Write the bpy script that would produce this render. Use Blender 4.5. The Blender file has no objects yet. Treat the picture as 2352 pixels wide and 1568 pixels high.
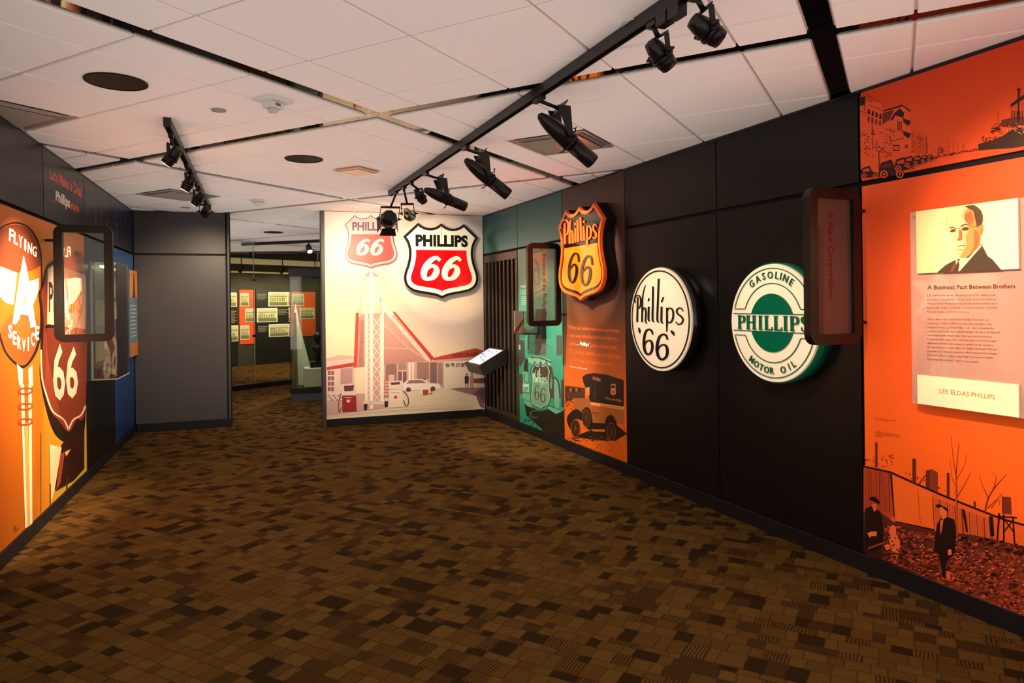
import bpy, bmesh, math, random
import numpy as np
from mathutils import Vector, Matrix

random.seed(7)
scene = bpy.context.scene
COL = scene.collection

# ------------------------------------------------------------------ camera
FPX, ROLL, CX, CY = 1588.0, 0.01206, 1176.0, 692.7      # focal length and axis point in pixels of 2352 x 1568
U = 1.18                                                # metres from lens to ceiling
HC = 1.32 * U                                           # lens height
CEIL = HC + U                                           # ceiling height (2.74 m)
cam_d = bpy.data.cameras.new('camera')
cam_d.sensor_width = 36.0
cam_d.lens = 36.0 * FPX / 2352.0
cam_d.shift_y = -(784.0 - CY) / 2352.0
cam_d.clip_start = 0.05
cam = bpy.data.objects.new('camera', cam_d)
COL.objects.link(cam)
th = math.atan(ROLL)
c_, s_ = math.cos(th), math.sin(th)
cam.matrix_world = Matrix(((c_, s_, 0, 0), (0, 0, -1, 0), (-s_, c_, 0, HC), (0, 0, 0, 1)))
scene.camera = cam
cam_d.dof.use_dof = True
cam_d.dof.focus_distance = 5.2
cam_d.dof.aperture_fstop = 8.0

# ------------------------------------------------------------------ light and exposure
world = bpy.data.worlds.new('world')
scene.world = world
world.use_nodes = True
bg = world.node_tree.nodes['Background']
bg.inputs[0].default_value = (1.0, 0.86, 0.74, 1)
bg.inputs[1].default_value = 0.8
scene.cycles.use_fast_gi = True
scene.cycles.fast_gi_method = 'ADD'
world.light_settings.ao_factor = 0.46
world.light_settings.distance = 1.2
scene.cycles.max_bounces = 6
scene.cycles.diffuse_bounces = 3
scene.cycles.glossy_bounces = 3
scene.cycles.transparent_max_bounces = 10
scene.cycles.caustics_reflective = False
scene.cycles.caustics_refractive = False
scene.cycles.use_adaptive_sampling = True
scene.cycles.adaptive_threshold = 0.06
scene.cycles.adaptive_min_samples = 16
scene.cycles.use_denoising = True
scene.cycles.sample_clamp_indirect = 6.0
scene.view_settings.view_transform = 'Standard'
scene.view_settings.look = 'None'
scene.view_settings.gamma = 1.0
scene.view_settings.use_curve_mapping = False
scene.view_settings.exposure = 0.0
WARM = (1.0, 0.77, 0.52)


# ------------------------------------------------------------------ helpers
def lin(h):
    """sRGB hex or 0-255 triple to linear rgba"""
    if isinstance(h, str):
        h = tuple(int(h[i:i + 2], 16) for i in (0, 2, 4))
    out = []
    for v in h[:3]:
        v = v / 255.0
        out.append(v / 12.92 if v <= 0.04045 else ((v + 0.055) / 1.055) ** 2.4)
    return (out[0], out[1], out[2], 1.0)


def ray(u, v):
    dx, dy = u - CX, v - CY
    k = 1 / math.hypot(1, ROLL)
    x, y = (dx - dy * ROLL) * k, (dx * ROLL + dy) * k
    return Vector((x / FPX, 1.0, -y / FPX))


def at_z(u, v, z):
    d = ray(u, v)
    t = (z - HC) / d.z
    return Vector((d.x * t, t, z))


def to_px(p):
    x, y = p[0] / p[1] * FPX, -(p[2] - HC) / p[1] * FPX
    k = 1 / math.hypot(1, ROLL)
    return (CX + (x + y * ROLL) * k, CY + (y - x * ROLL) * k)


class Frame:
    """a vertical plane: s runs to the viewer's right, z up, d out of the plane towards the viewer"""
    def __init__(self, o, r):
        self.o = Vector((o[0], o[1], 0.0))
        self.r = Vector((r[0], r[1], 0.0)).normalized()
        self.n = Vector((self.r.y, -self.r.x, 0.0))
        self.up = Vector((0, 0, 1))

    def pt(self, s, z, d=0.0):
        return self.o + self.r * s + self.up * z + self.n * d

    def px(self, u, v, d=0.0):
        q = ray(u, v)
        o = self.o + self.n * d
        t = o.dot(self.n) / q.dot(self.n)
        p = q * t
        return ((p - o).dot(self.r), p.z + HC)


MATS = {}


def mat(name, col, rough=0.5, metal=0.0, noise=0.06, nscale=40.0, bump=0.0, bscale=200.0, spec=0.5,
        emit=0.0, coat=0.0):
    if name in MATS:
        return MATS[name]
    if isinstance(col, (str,)) or max(col[:3]) > 1.0:
        col = lin(col)
    m = bpy.data.materials.new(name)
    m.use_nodes = True
    nt = m.node_tree
    b = nt.nodes['Principled BSDF']
    b.inputs['Roughness'].default_value = rough
    b.inputs['Metallic'].default_value = metal
    b.inputs['Specular IOR Level'].default_value = spec
    if coat:
        b.inputs['Coat Weight'].default_value = coat
        b.inputs['Coat Roughness'].default_value = 0.04
    tc = nt.nodes.new('ShaderNodeTexCoord')
    nz = nt.nodes.new('ShaderNodeTexNoise')
    nz.inputs['Scale'].default_value = nscale
    nt.links.new(tc.outputs['Object'], nz.inputs['Vector'])
    mx = nt.nodes.new('ShaderNodeMix')
    mx.data_type = 'RGBA'
    mx.inputs[6].default_value = tuple(min(1, c * (1 - noise)) for c in col[:3]) + (1,)
    mx.inputs[7].default_value = tuple(min(1, c * (1 + noise)) for c in col[:3]) + (1,)
    nt.links.new(nz.outputs['Fac'], mx.inputs[0])
    nt.links.new(mx.outputs[2], b.inputs['Base Color'])
    if bump:
        n2 = nt.nodes.new('ShaderNodeTexNoise')
        n2.inputs['Scale'].default_value = bscale
        nt.links.new(tc.outputs['Object'], n2.inputs['Vector'])
        bp = nt.nodes.new('ShaderNodeBump')
        bp.inputs['Strength'].default_value = bump
        bp.inputs['Distance'].default_value = 0.002
        nt.links.new(n2.outputs['Fac'], bp.inputs['Height'])
        nt.links.new(bp.outputs['Normal'], b.inputs['Normal'])
    if emit:
        b.inputs['Emission Color'].default_value = col[:3] + (1,)
        b.inputs['Emission Strength'].default_value = emit
    MATS[name] = m
    return m


def print_mat(name='print', rough=0.32, emit=0.0, grain=0.10, gscale=260.0, spec=0.35):
    """flat print: colour comes from the picture's own face colours, plus a fine print grain"""
    if name in MATS:
        return MATS[name]
    m = bpy.data.materials.new(name)
    m.use_nodes = True
    nt = m.node_tree
    b = nt.nodes['Principled BSDF']
    b.inputs['Roughness'].default_value = rough
    b.inputs['Specular IOR Level'].default_value = spec
    at = nt.nodes.new('ShaderNodeVertexColor')
    at.layer_name = 'Col'
    tc = nt.nodes.new('ShaderNodeTexCoord')
    nz = nt.nodes.new('ShaderNodeTexNoise')
    nz.inputs['Scale'].default_value = gscale
    nz.inputs['Detail'].default_value = 3
    nt.links.new(tc.outputs['Object'], nz.inputs['Vector'])
    mr = nt.nodes.new('ShaderNodeMapRange')
    mr.inputs['From Min'].default_value = 0.3
    mr.inputs['From Max'].default_value = 0.7
    mr.inputs['To Min'].default_value = 1 - grain
    mr.inputs['To Max'].default_value = 1 + grain
    nt.links.new(nz.outputs['Fac'], mr.inputs['Value'])
    mx = nt.nodes.new('ShaderNodeVectorMath')
    mx.operation = 'SCALE'
    nt.links.new(at.outputs['Color'], mx.inputs[0])
    nt.links.new(mr.outputs['Result'], mx.inputs['Scale'])
    nt.links.new(mx.outputs['Vector'], b.inputs['Base Color'])
    if emit:
        nt.links.new(mx.outputs['Vector'], b.inputs['Emission Color'])
        b.inputs['Emission Strength'].default_value = emit
    MATS[name] = m
    return m


def glass_mat(name, tint=(1, 1, 1), alpha=0.1, rough=0.02, milk=0.0, milkcol=(1, 1, 1)):
    """thin pane: mostly lets light straight through, with a mirror share that grows at grazing angles"""
    if name in MATS:
        return MATS[name]
    m = bpy.data.materials.new(name)
    m.use_nodes = True
    nt = m.node_tree
    nt.nodes.remove(nt.nodes['Principled BSDF'])
    out = nt.nodes['Material Output']
    tr = nt.nodes.new('ShaderNodeBsdfTransparent')
    tr.inputs[0].default_value = tuple(tint) + (1,)
    gl = nt.nodes.new('ShaderNodeBsdfGlossy')
    gl.inputs['Roughness'].default_value = rough
    fr = nt.nodes.new('ShaderNodeFresnel')
    fr.inputs['IOR'].default_value = 1.5
    ad = nt.nodes.new('ShaderNodeMath')
    ad.operation = 'ADD'
    ad.inputs[1].default_value = alpha
    ad.use_clamp = True
    nt.links.new(fr.outputs[0], ad.inputs[0])
    mx = nt.nodes.new('ShaderNodeMixShader')
    nt.links.new(ad.outputs[0], mx.inputs[0])
    nt.links.new(tr.outputs[0], mx.inputs[1])
    nt.links.new(gl.outputs[0], mx.inputs[2])
    last = mx
    if milk:
        df = nt.nodes.new('ShaderNodeBsdfDiffuse')
        df.inputs[0].default_value = tuple(milkcol) + (1,)
        m2 = nt.nodes.new('ShaderNodeMixShader')
        nz = nt.nodes.new('ShaderNodeTexNoise')
        nz.inputs['Scale'].default_value = 3.0
        mr = nt.nodes.new('ShaderNodeMapRange')
        mr.inputs['To Min'].default_value = milk * 0.85
        mr.inputs['To Max'].default_value = milk * 1.15
        nt.links.new(nz.outputs['Fac'], mr.inputs['Value'])
        nt.links.new(mr.outputs['Result'], m2.inputs[0])
        nt.links.new(mx.outputs[0], m2.inputs[1])
        nt.links.new(df.outputs[0], m2.inputs[2])
        last = m2
    nt.links.new(last.outputs[0], out.inputs['Surface'])
    MATS[name] = m
    return m


class MB:
    """collects geometry in world space; build() makes ONE mesh object of it"""
    def __init__(self):
        self.v, self.f, self.c, self.sm = [], [], [], []

    def poly(self, pts, col=None, smooth=False):
        i = len(self.v)
        self.v += [tuple(p) for p in pts]
        self.f.append(tuple(range(i, i + len(pts))))
        self.c.append(col)
        self.sm.append(smooth)

    def mesh(self, verts, faces, col=None, smooth=False):
        i = len(self.v)
        self.v += [tuple(p) for p in verts]
        for f in faces:
            self.f.append(tuple(i + k for k in f))
            self.c.append(col)
            self.sm.append(smooth)

    def join(self, o):
        i = len(self.v)
        self.v += o.v
        self.f += [tuple(i + k for k in f) for f in o.f]
        self.c += o.c
        self.sm += o.sm

    def hexa(self, p, col=None):
        """8 corners: 4 of one face in order, then the 4 opposite"""
        self.mesh(p, [(0, 1, 2, 3), (7, 6, 5, 4), (0, 4, 5, 1), (1, 5, 6, 2), (2, 6, 7, 3), (3, 7, 4, 0)], col)

    def box(self, F, s0, s1, z0, z1, d0, d1, bev=0.0):
        if bev:
            b = bev
            o = [(s0, z0), (s1, z0), (s1, z1), (s0, z1)]
            i_ = [(s0 + b, z0 + b), (s1 - b, z0 + b), (s1 - b, z1 - b), (s0 + b, z1 - b)]
            v = [F.pt(s, z, d0) for s, z in o] + [F.pt(s, z, d1 - b) for s, z in o] + [F.pt(s, z, d1) for s, z in i_]
            f = [(3, 2, 1, 0), (8, 9, 10, 11)]
            for k in range(4):
                j = (k + 1) % 4
                f += [(k, j, 4 + j, 4 + k), (4 + k, 4 + j, 8 + j, 8 + k)]
            self.mesh(v, f)
        else:
            o = [(s0, z0), (s1, z0), (s1, z1), (s0, z1)]
            self.hexa([F.pt(s, z, d1) for s, z in o] + [F.pt(s, z, d0) for s, z in o])

    def prism(self, pts0, pts1, cap=True, smooth=False, fan=None):
        """side walls between two equal loops (pts1 is the front) and their caps"""
        n = len(pts0)
        i = len(self.v)
        self.v += [tuple(p) for p in pts0] + [tuple(p) for p in pts1]
        for k in range(n):
            j = (k + 1) % n
            self.f.append((i + k, i + j, i + n + j, i + n + k))
            self.c.append(None)
            self.sm.append(smooth)
        if fan is not None:                            # star-shaped caps around the given centres
            for c, base in ((fan[0], i), (fan[1], i + n)):
                m = len(self.v)
                self.v.append(tuple(c))
                for k in range(n):
                    self.f.append((m, base + k, base + (k + 1) % n))
                    self.c.append(None)
                    self.sm.append(False)
        elif cap:
            self.f.append(tuple(i + n + k for k in range(n)))
            self.f.append(tuple(i + n - 1 - k for k in range(n)))
            self.c += [None, None]
            self.sm += [False, False]

    def lathe(self, o, axis, prof, seg=20, smooth=True):
        a = Vector(axis).normalized()
        x = a.orthogonal().normalized()
        y = a.cross(x)
        i = len(self.v)
        o = Vector(o)
        for t, r in prof:
            for k in range(seg):
                w = 2 * math.pi * k / seg
                self.v.append(tuple(o + a * t + (x * math.cos(w) + y * math.sin(w)) * r))
        for m_ in range(len(prof) - 1):
            for k in range(seg):
                j = (k + 1) % seg
                self.f.append((i + m_ * seg + k, i + m_ * seg + j, i + (m_ + 1) * seg + j, i + (m_ + 1) * seg + k))
                self.c.append(None)
                self.sm.append(smooth)
        self.f.append(tuple(i + seg - 1 - k for k in range(seg)))
        e = i + (len(prof) - 1) * seg
        self.f.append(tuple(e + k for k in range(seg)))
        self.c += [None, None]
        self.sm += [False, False]

    def tube(self, pts, r, seg=8):
        for a, b in zip(pts[:-1], pts[1:]):
            a, b = Vector(a), Vector(b)
            if (b - a).length > 1e-6:
                self.lathe(a, b - a, [(0, r), ((b - a).length, r)], seg)

    def bar(self, a, b, w, h, up=(0, 0, 1)):
        a, b = Vector(a), Vector(b)
        d = (b - a).normalized()
        x = d.cross(Vector(up)).normalized()
        y = x.cross(d)
        q = [(-w, -h), (w, -h), (w, h), (-w, h)]
        self.hexa([b + x * i * .5 + y * j * .5 for i, j in q] + [a + x * i * .5 + y * j * .5 for i, j in q])

    def build(self, name, material, parent=None, label=None, cat=None, group=None, kind=None, base=None):
        v = np.array(self.v, dtype=float)
        lo, hi = v.min(0), v.max(0)
        o = np.array(base if base is not None else ((lo[0] + hi[0]) / 2, (lo[1] + hi[1]) / 2, lo[2]))
        me = bpy.data.meshes.new(name)
        me.from_pydata((v - o).tolist(), [], self.f)
        if any(c is not None for c in self.c):
            ca = me.color_attributes.new('Col', 'FLOAT_COLOR', 'CORNER')
            buf = []
            for f, c in zip(self.f, self.c):
                if c is None:
                    c = (1, 1, 1, 1)
                if isinstance(c, list):
                    for q in c:
                        buf += list(q)
                else:
                    buf += list(c) * len(f)
            ca.data.foreach_set('color', buf)
        me.polygons.foreach_set('use_smooth', self.sm)
        me.materials.append(material)
        me.update()
        ob = bpy.data.objects.new(name, me)
        COL.objects.link(ob)
        place(ob, o, parent)
        tag(ob, label, cat, group, kind)
        return ob


ORG = {}


def place(ob, o, parent=None):
    ORG[ob.name] = Vector(o)
    if parent is not None:
        ob.parent = parent
        ob.location = Vector(o) - ORG[parent.name]
    else:
        ob.location = Vector(o)


def tag(o, label=None, cat=None, group=None, kind=None):
    for k, v in (('label', label), ('category', cat), ('group', group), ('kind', kind)):
        if v:
            o[k] = v


def thing(name, label, cat, loc, group=None, kind=None):
    o = bpy.data.objects.new(name, None)
    o.empty_display_size = 0.1
    COL.objects.link(o)
    place(o, loc)
    tag(o, label, cat, group, kind)
    return o


def link_copy(src, o, parent):
    c = src.copy()
    COL.objects.link(c)
    place(c, o, parent)
    return c


# ---- flat drawing: outlines, ribbons, lettering in a 2-D space that a function maps into the room
def smooth(pts, n=5, closed=False):
    """Catmull-Rom through the points"""
    P = [tuple(p) for p in pts]
    m = len(P)
    out = []
    rng = range(m if closed else m - 1)
    for i in rng:
        if closed:
            a, b, c, d = P[(i - 1) % m], P[i], P[(i + 1) % m], P[(i + 2) % m]
        else:
            a, b, c, d = P[max(i - 1, 0)], P[i], P[i + 1], P[min(i + 2, m - 1)]
        for k in range(n):
            t = k / n
            out.append(tuple(0.5 * ((2 * b[q]) + (-a[q] + c[q]) * t + (2 * a[q] - 5 * b[q] + 4 * c[q] - d[q]) * t * t
                                    + (-a[q] + 3 * b[q] - 3 * c[q] + d[q]) * t ** 3) for q in range(2)))
    if not closed:
        out.append(P[-1])
    return out


def ribbon(pts, w, n=5, curve=True):
    """left and right edges of a pen stroke; w is one width or one per point"""
    if not isinstance(w, (list, tuple)):
        w = [w] * len(pts)
    W = [(a, 0) for a in w]
    if curve and len(pts) > 2:
        q = smooth(pts, n)
        ws = [a for a, _ in smooth(W, n)]
    else:
        q, ws = [tuple(p) for p in pts], list(w)
    L, R = [], []
    for i, p in enumerate(q):
        a, b = q[max(i - 1, 0)], q[min(i + 1, len(q) - 1)]
        dx, dy = b[0] - a[0], b[1] - a[1]
        k = math.hypot(dx, dy) or 1
        nx, ny = -dy / k * ws[i] / 2, dx / k * ws[i] / 2
        L.append((p[0] + nx, p[1] + ny))
        R.append((p[0] - nx, p[1] - ny))
    return L, R


def circle(cx, cy, rx, ry=None, n=28, a0=0.0, a1=360.0, rot=0.0):
    ry = rx if ry is None else ry
    k = n if abs(a1 - a0) >= 360 else n + 1
    out = []
    for i in range(k):
        w = math.radians(a0 + (a1 - a0) * i / n)
        x, y = rx * math.cos(w), ry * math.sin(w)
        c, s = math.cos(math.radians(rot)), math.sin(math.radians(rot))
        out.append((cx + x * c - y * s, cy + x * s + y * c))
    return out


_gl = {}


def word_groups(v, f, gap=0.16):
    """faces of a line of lettering, grouped word by word"""
    fx = sorted(((min(v[k][0] for k in q), max(v[k][0] for k in q), q) for q in f), key=lambda e: e[0])
    out, end = [], None
    for a, b, q in fx:
        if end is None or a > end + gap:
            out.append([])
            end = b
        out[-1].append(q)
        end = max(end, b)
    return out



def glyphs(body, bold=0.0, shear=0.0, spacing=1.0, align='LEFT', line=1.0, res=3):
    key = (body, bold, shear, spacing, align, line, res)
    if key not in _gl:
        cu = bpy.data.curves.new('lettering', 'FONT')
        cu.body = body
        cu.size = 1.0
        cu.offset = bold
        cu.shear = shear
        cu.space_character = spacing
        cu.space_line = line
        cu.align_x = align
        cu.resolution_u = res
        o = bpy.data.objects.new('lettering', cu)
        me = bpy.data.meshes.new_from_object(o)
        v = np.array([tuple(a.co) for a in me.vertices], dtype=float).reshape(-1, 3)
        f = [tuple(p.vertices) for p in me.polygons]
        bpy.data.objects.remove(o)
        bpy.data.curves.remove(cu)
        bpy.data.meshes.remove(me)
        _gl[key] = (v, f)
    return _gl[key]


PRINTS = {}


def flush_prints():
    for par, m, b in PRINTS.values():
        b.build('printed_picture', m, par)
    PRINTS.clear()


class Art:
    """flat or raised artwork on a frame; shapes are given in the 2-D space of `mp` (default: s, z metres)"""
    STEP = 0.00016

    def __init__(self, F, d, mp=None):
        self.F, self.d, self.mp, self.mb = F, d, mp or (lambda x, y: (x, y)), MB()

    def up(self, k=1):
        self.d += self.STEP * k
        return self

    def P(self, x, y, d=None):
        s, z = self.mp(x, y)
        return self.F.pt(s, z, self.d if d is None else d)

    def poly(self, pts, col):
        c = lin(col) if not isinstance(col, list) else [lin(q) for q in col]
        self.mb.poly([self.P(*p) for p in pts], c)
        return self

    def quad(self, x0, y0, x1, y1, col):
        return self.poly([(x0, y0), (x1, y0), (x1, y1), (x0, y1)], col)

    def stroke(self, pts, w, col, curve=True, n=4):
        L, R = ribbon(pts, w, n, curve)
        c = lin(col)
        for i in range(len(L) - 1):
            self.mb.poly([self.P(*L[i]), self.P(*R[i]), self.P(*R[i + 1]), self.P(*L[i + 1])], c)
        return self

    def ring(self, outer, inner, col):
        c = lin(col)
        n = len(outer)
        for i in range(n):
            j = (i + 1) % n
            self.mb.poly([self.P(*outer[i]), self.P(*outer[j]), self.P(*inner[j]), self.P(*inner[i])], c)
        return self

    def grid(self, x0, y0, x1, y1, nx, ny, fn):
        for i in range(nx):
            for j in range(ny):
                q = [(i, j), (i + 1, j), (i + 1, j + 1), (i, j + 1)]
                self.mb.poly([self.P(x0 + (x1 - x0) * a / nx, y0 + (y1 - y0) * b / ny) for a, b in q],
                             [lin(fn(a / nx, b / ny)) for a, b in q])
        return self

    def specks(self, poly_box, n, size, cols, seed=1, aspect=2.0):
        """irregular little blotches: leaves, gravel, crowds"""
        r = random.Random(seed)
        for _ in range(n):
            x, y = poly_box(r)
            k = r.randint(4, 6)
            a0 = r.random() * 6
            sx, sy = size * r.uniform(.5, 1.4) * aspect, size * r.uniform(.5, 1.2)
            self.mb.poly([self.P(x + sx * math.cos(a0 + 6.283 * i / k) * r.uniform(.6, 1),
                                 y + sy * math.sin(a0 + 6.283 * i / k) * r.uniform(.6, 1)) for i in range(k)],
                         lin(r.choice(cols)))
        return self

    def text(self, body, box, col, bold=0.0, shear=0.0, spacing=1.0, quad=None, line=1.0, align='LEFT', res=2, words=None):
        """box: x0, y_top, x1, y_bottom in art space (or quad TL, TR, BR, BL)"""
        v, f = glyphs(body, bold, shear, spacing, align, line, res)
        lo, hi = v.min(0), v.max(0)
        t = (v - lo) / np.maximum(hi - lo, 1e-6)
        if quad is None:
            x0, yt, x1, yb = box
            quad = [(x0, yt), (x1, yt), (x1, yb), (x0, yb)]
        (ax, ay), (bx, by), (cx, cy), (dx, dy) = quad
        out = []
        for p in t:
            a, b = p[0], 1 - p[1]
            x = (ax * (1 - a) + bx * a) * (1 - b) + (dx * (1 - a) + cx * a) * b
            y = (ay * (1 - a) + by * a) * (1 - b) + (dy * (1 - a) + cy * a) * b
            out.append(self.P(x, y))
        if words:
            for grp in word_groups(v, f):
                used = sorted({k for q in grp for k in q})
                ix = {k: i for i, k in enumerate(used)}
                m_ = MB()
                m_.mesh([out[k] for k in used], [tuple(ix[k] for k in q) for q in grp], lin(col))
                m_.build(words[0], words[2], words[1])
            return self
        self.mb.mesh(out, f, lin(col))
        return self

    def arc_text(self, body, cx, cy, r, deg0, deg1, h, col, bold=0.0, inside=False, wx=1.0, raise_to=None, yk=1.0):
        """letters standing on a circle from angle deg0 to deg1 (degrees, counter-clockwise from +x)"""
        wd = [(lambda q: q[0].max(0)[0] - q[0].min(0)[0])(glyphs(ch, bold, res=2)) + .17 for ch in body]
        cen = [sum(wd[:i]) + wd[i] / 2 for i in range(len(body))]
        for i, ch in enumerate(body):
            w = math.radians(deg0 + (deg1 - deg0) * (cen[i] - cen[0]) / (cen[-1] - cen[0]))
            v, f = glyphs(ch, bold, res=2)
            lo, hi = v.min(0), v.max(0)
            k = h / 0.73
            q = []
            for p in v:
                x, y = (p[0] - (lo[0] + hi[0]) / 2) * k * wx, p[1] * k
                if inside:
                    rr, t = r - y, -x
                    q.append((cx + rr * math.cos(w) + t * math.sin(w) * 1.0, cy + (rr * math.sin(w) - t * math.cos(w)) * yk))
                else:
                    rr, t = r + y, x
                    q.append((cx + rr * math.cos(w) + t * math.sin(w), cy + (rr * math.sin(w) - t * math.cos(w)) * yk))
            if raise_to is None:
                self.mb.mesh([self.P(*a) for a in q], f, lin(col))
            else:
                self.raised(q, f, raise_to)
        return self

    def raised(self, pts2, faces, d1):
        """extrude a flat triangulated outline from self.d to d1"""
        cnt = {}
        for f in faces:
            for a, b in zip(f, f[1:] + f[:1]):
                cnt[(a, b)] = 1
        self.mb.mesh([self.P(*p, d1) for p in pts2], faces)
        for (a, b) in list(cnt):
            if (b, a) not in cnt:
                self.mb.poly([self.P(*pts2[a], self.d), self.P(*pts2[b], self.d), self.P(*pts2[b], d1), self.P(*pts2[a], d1)])
        return self

    def raised_text(self, body, box, d1, bold=0.0, shear=0.0, spacing=1.0):
        v, f = glyphs(body, bold, shear, spacing, res=4)
        lo, hi = v.min(0), v.max(0)
        t = (v - lo) / np.maximum(hi - lo, 1e-6)
        x0, yt, x1, yb = box
        return self.raised([(x0 + (x1 - x0) * p[0], yb + (yt - yb) * p[1]) for p in t], f, d1)

    def raised_stroke(self, pts, w, d1, curve=True, n=5, cap=True):
        L, R = ribbon(pts, w, n, curve)
        loop = L + R[::-1]
        if cap:
            def half(a, b):
                mx, my, r = (a[0] + b[0]) / 2, (a[1] + b[1]) / 2, math.hypot(a[0] - b[0], a[1] - b[1]) / 2
                w0 = math.atan2(a[1] - my, a[0] - mx)
                return [(mx + r * math.cos(w0 - math.pi * i / 5), my + r * math.sin(w0 - math.pi * i / 5)) for i in range(1, 5)]
            loop = L + half(L[-1], R[-1]) + R[::-1] + half(R[0], L[0])
        m = len(L)
        top = [self.P(*p, d1) for p in L] + [self.P(*p, d1) for p in R]
        self.mb.mesh(top, [(i, m + i, m + i + 1, i + 1) for i in range(m - 1)])
        if cap:
            self.mb.poly([self.P(*L[-1], d1)] + [self.P(*p, d1) for p in half(L[-1], R[-1])] + [self.P(*R[-1], d1)])
            self.mb.poly([self.P(*R[0], d1)] + [self.P(*p, d1) for p in half(R[0], L[0])] + [self.P(*L[0], d1)])
        for i in range(len(loop)):
            j = (i + 1) % len(loop)
            self.mb.poly([self.P(*loop[i], self.d), self.P(*loop[j], self.d), self.P(*loop[j], d1), self.P(*loop[i], d1)])
        return self

    def raised_poly(self, pts, d1):
        self.mb.prism([self.P(*p, self.d) for p in pts], [self.P(*p, d1) for p in pts])
        return self

    def build(self, name, parent, material=None, **kw):
        if name.startswith('printed_') and parent is not None:      # all of one print is one sheet
            PRINTS.setdefault(parent.name, [parent, material or print_mat(), MB()])[2].join(self.mb)
            self.mb = MB()
            self.up(2)
            return None
        ob = self.mb.build(name, material or print_mat(), parent, **kw)
        self.mb = MB()
        self.up(2)
        return ob


def crop(F, x0, y0, k, d=0.0):
    """maps coordinates measured on an enlarged crop of the photograph onto a wall plane"""
    return lambda x, y: F.px(x0 + x / k, y0 + y / k, d)


RW = Frame((-0.383, 9.45), (2.363, -5.515))          # right wall, s = 0 at the far corner
LW = Frame((-4.65, 8.50), (-1.58, 4.36))             # left wall, s = 0 at the far corner, negative nearer
MW = Frame((-2.37, 8.74), (1.987, 0.71))             # wall with the gas station mural
CW = Frame((-4.65, 8.50), (1.987, 0.71))             # grey return wall on the left
FW = Frame((-7.08, 17.36), (0.615, 0.789))           # wall of the far gallery
GW = Frame((-5.106, 12.523), (0.62, 0.784))          # glass partition of the far gallery

# ================================================================== the room
GA = math.radians(29.16)                              # the building grid is turned against the walls
EA = Vector((math.sin(GA), math.cos(GA), 0))
EB = Vector((-math.cos(GA), math.sin(GA), 0))


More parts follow.
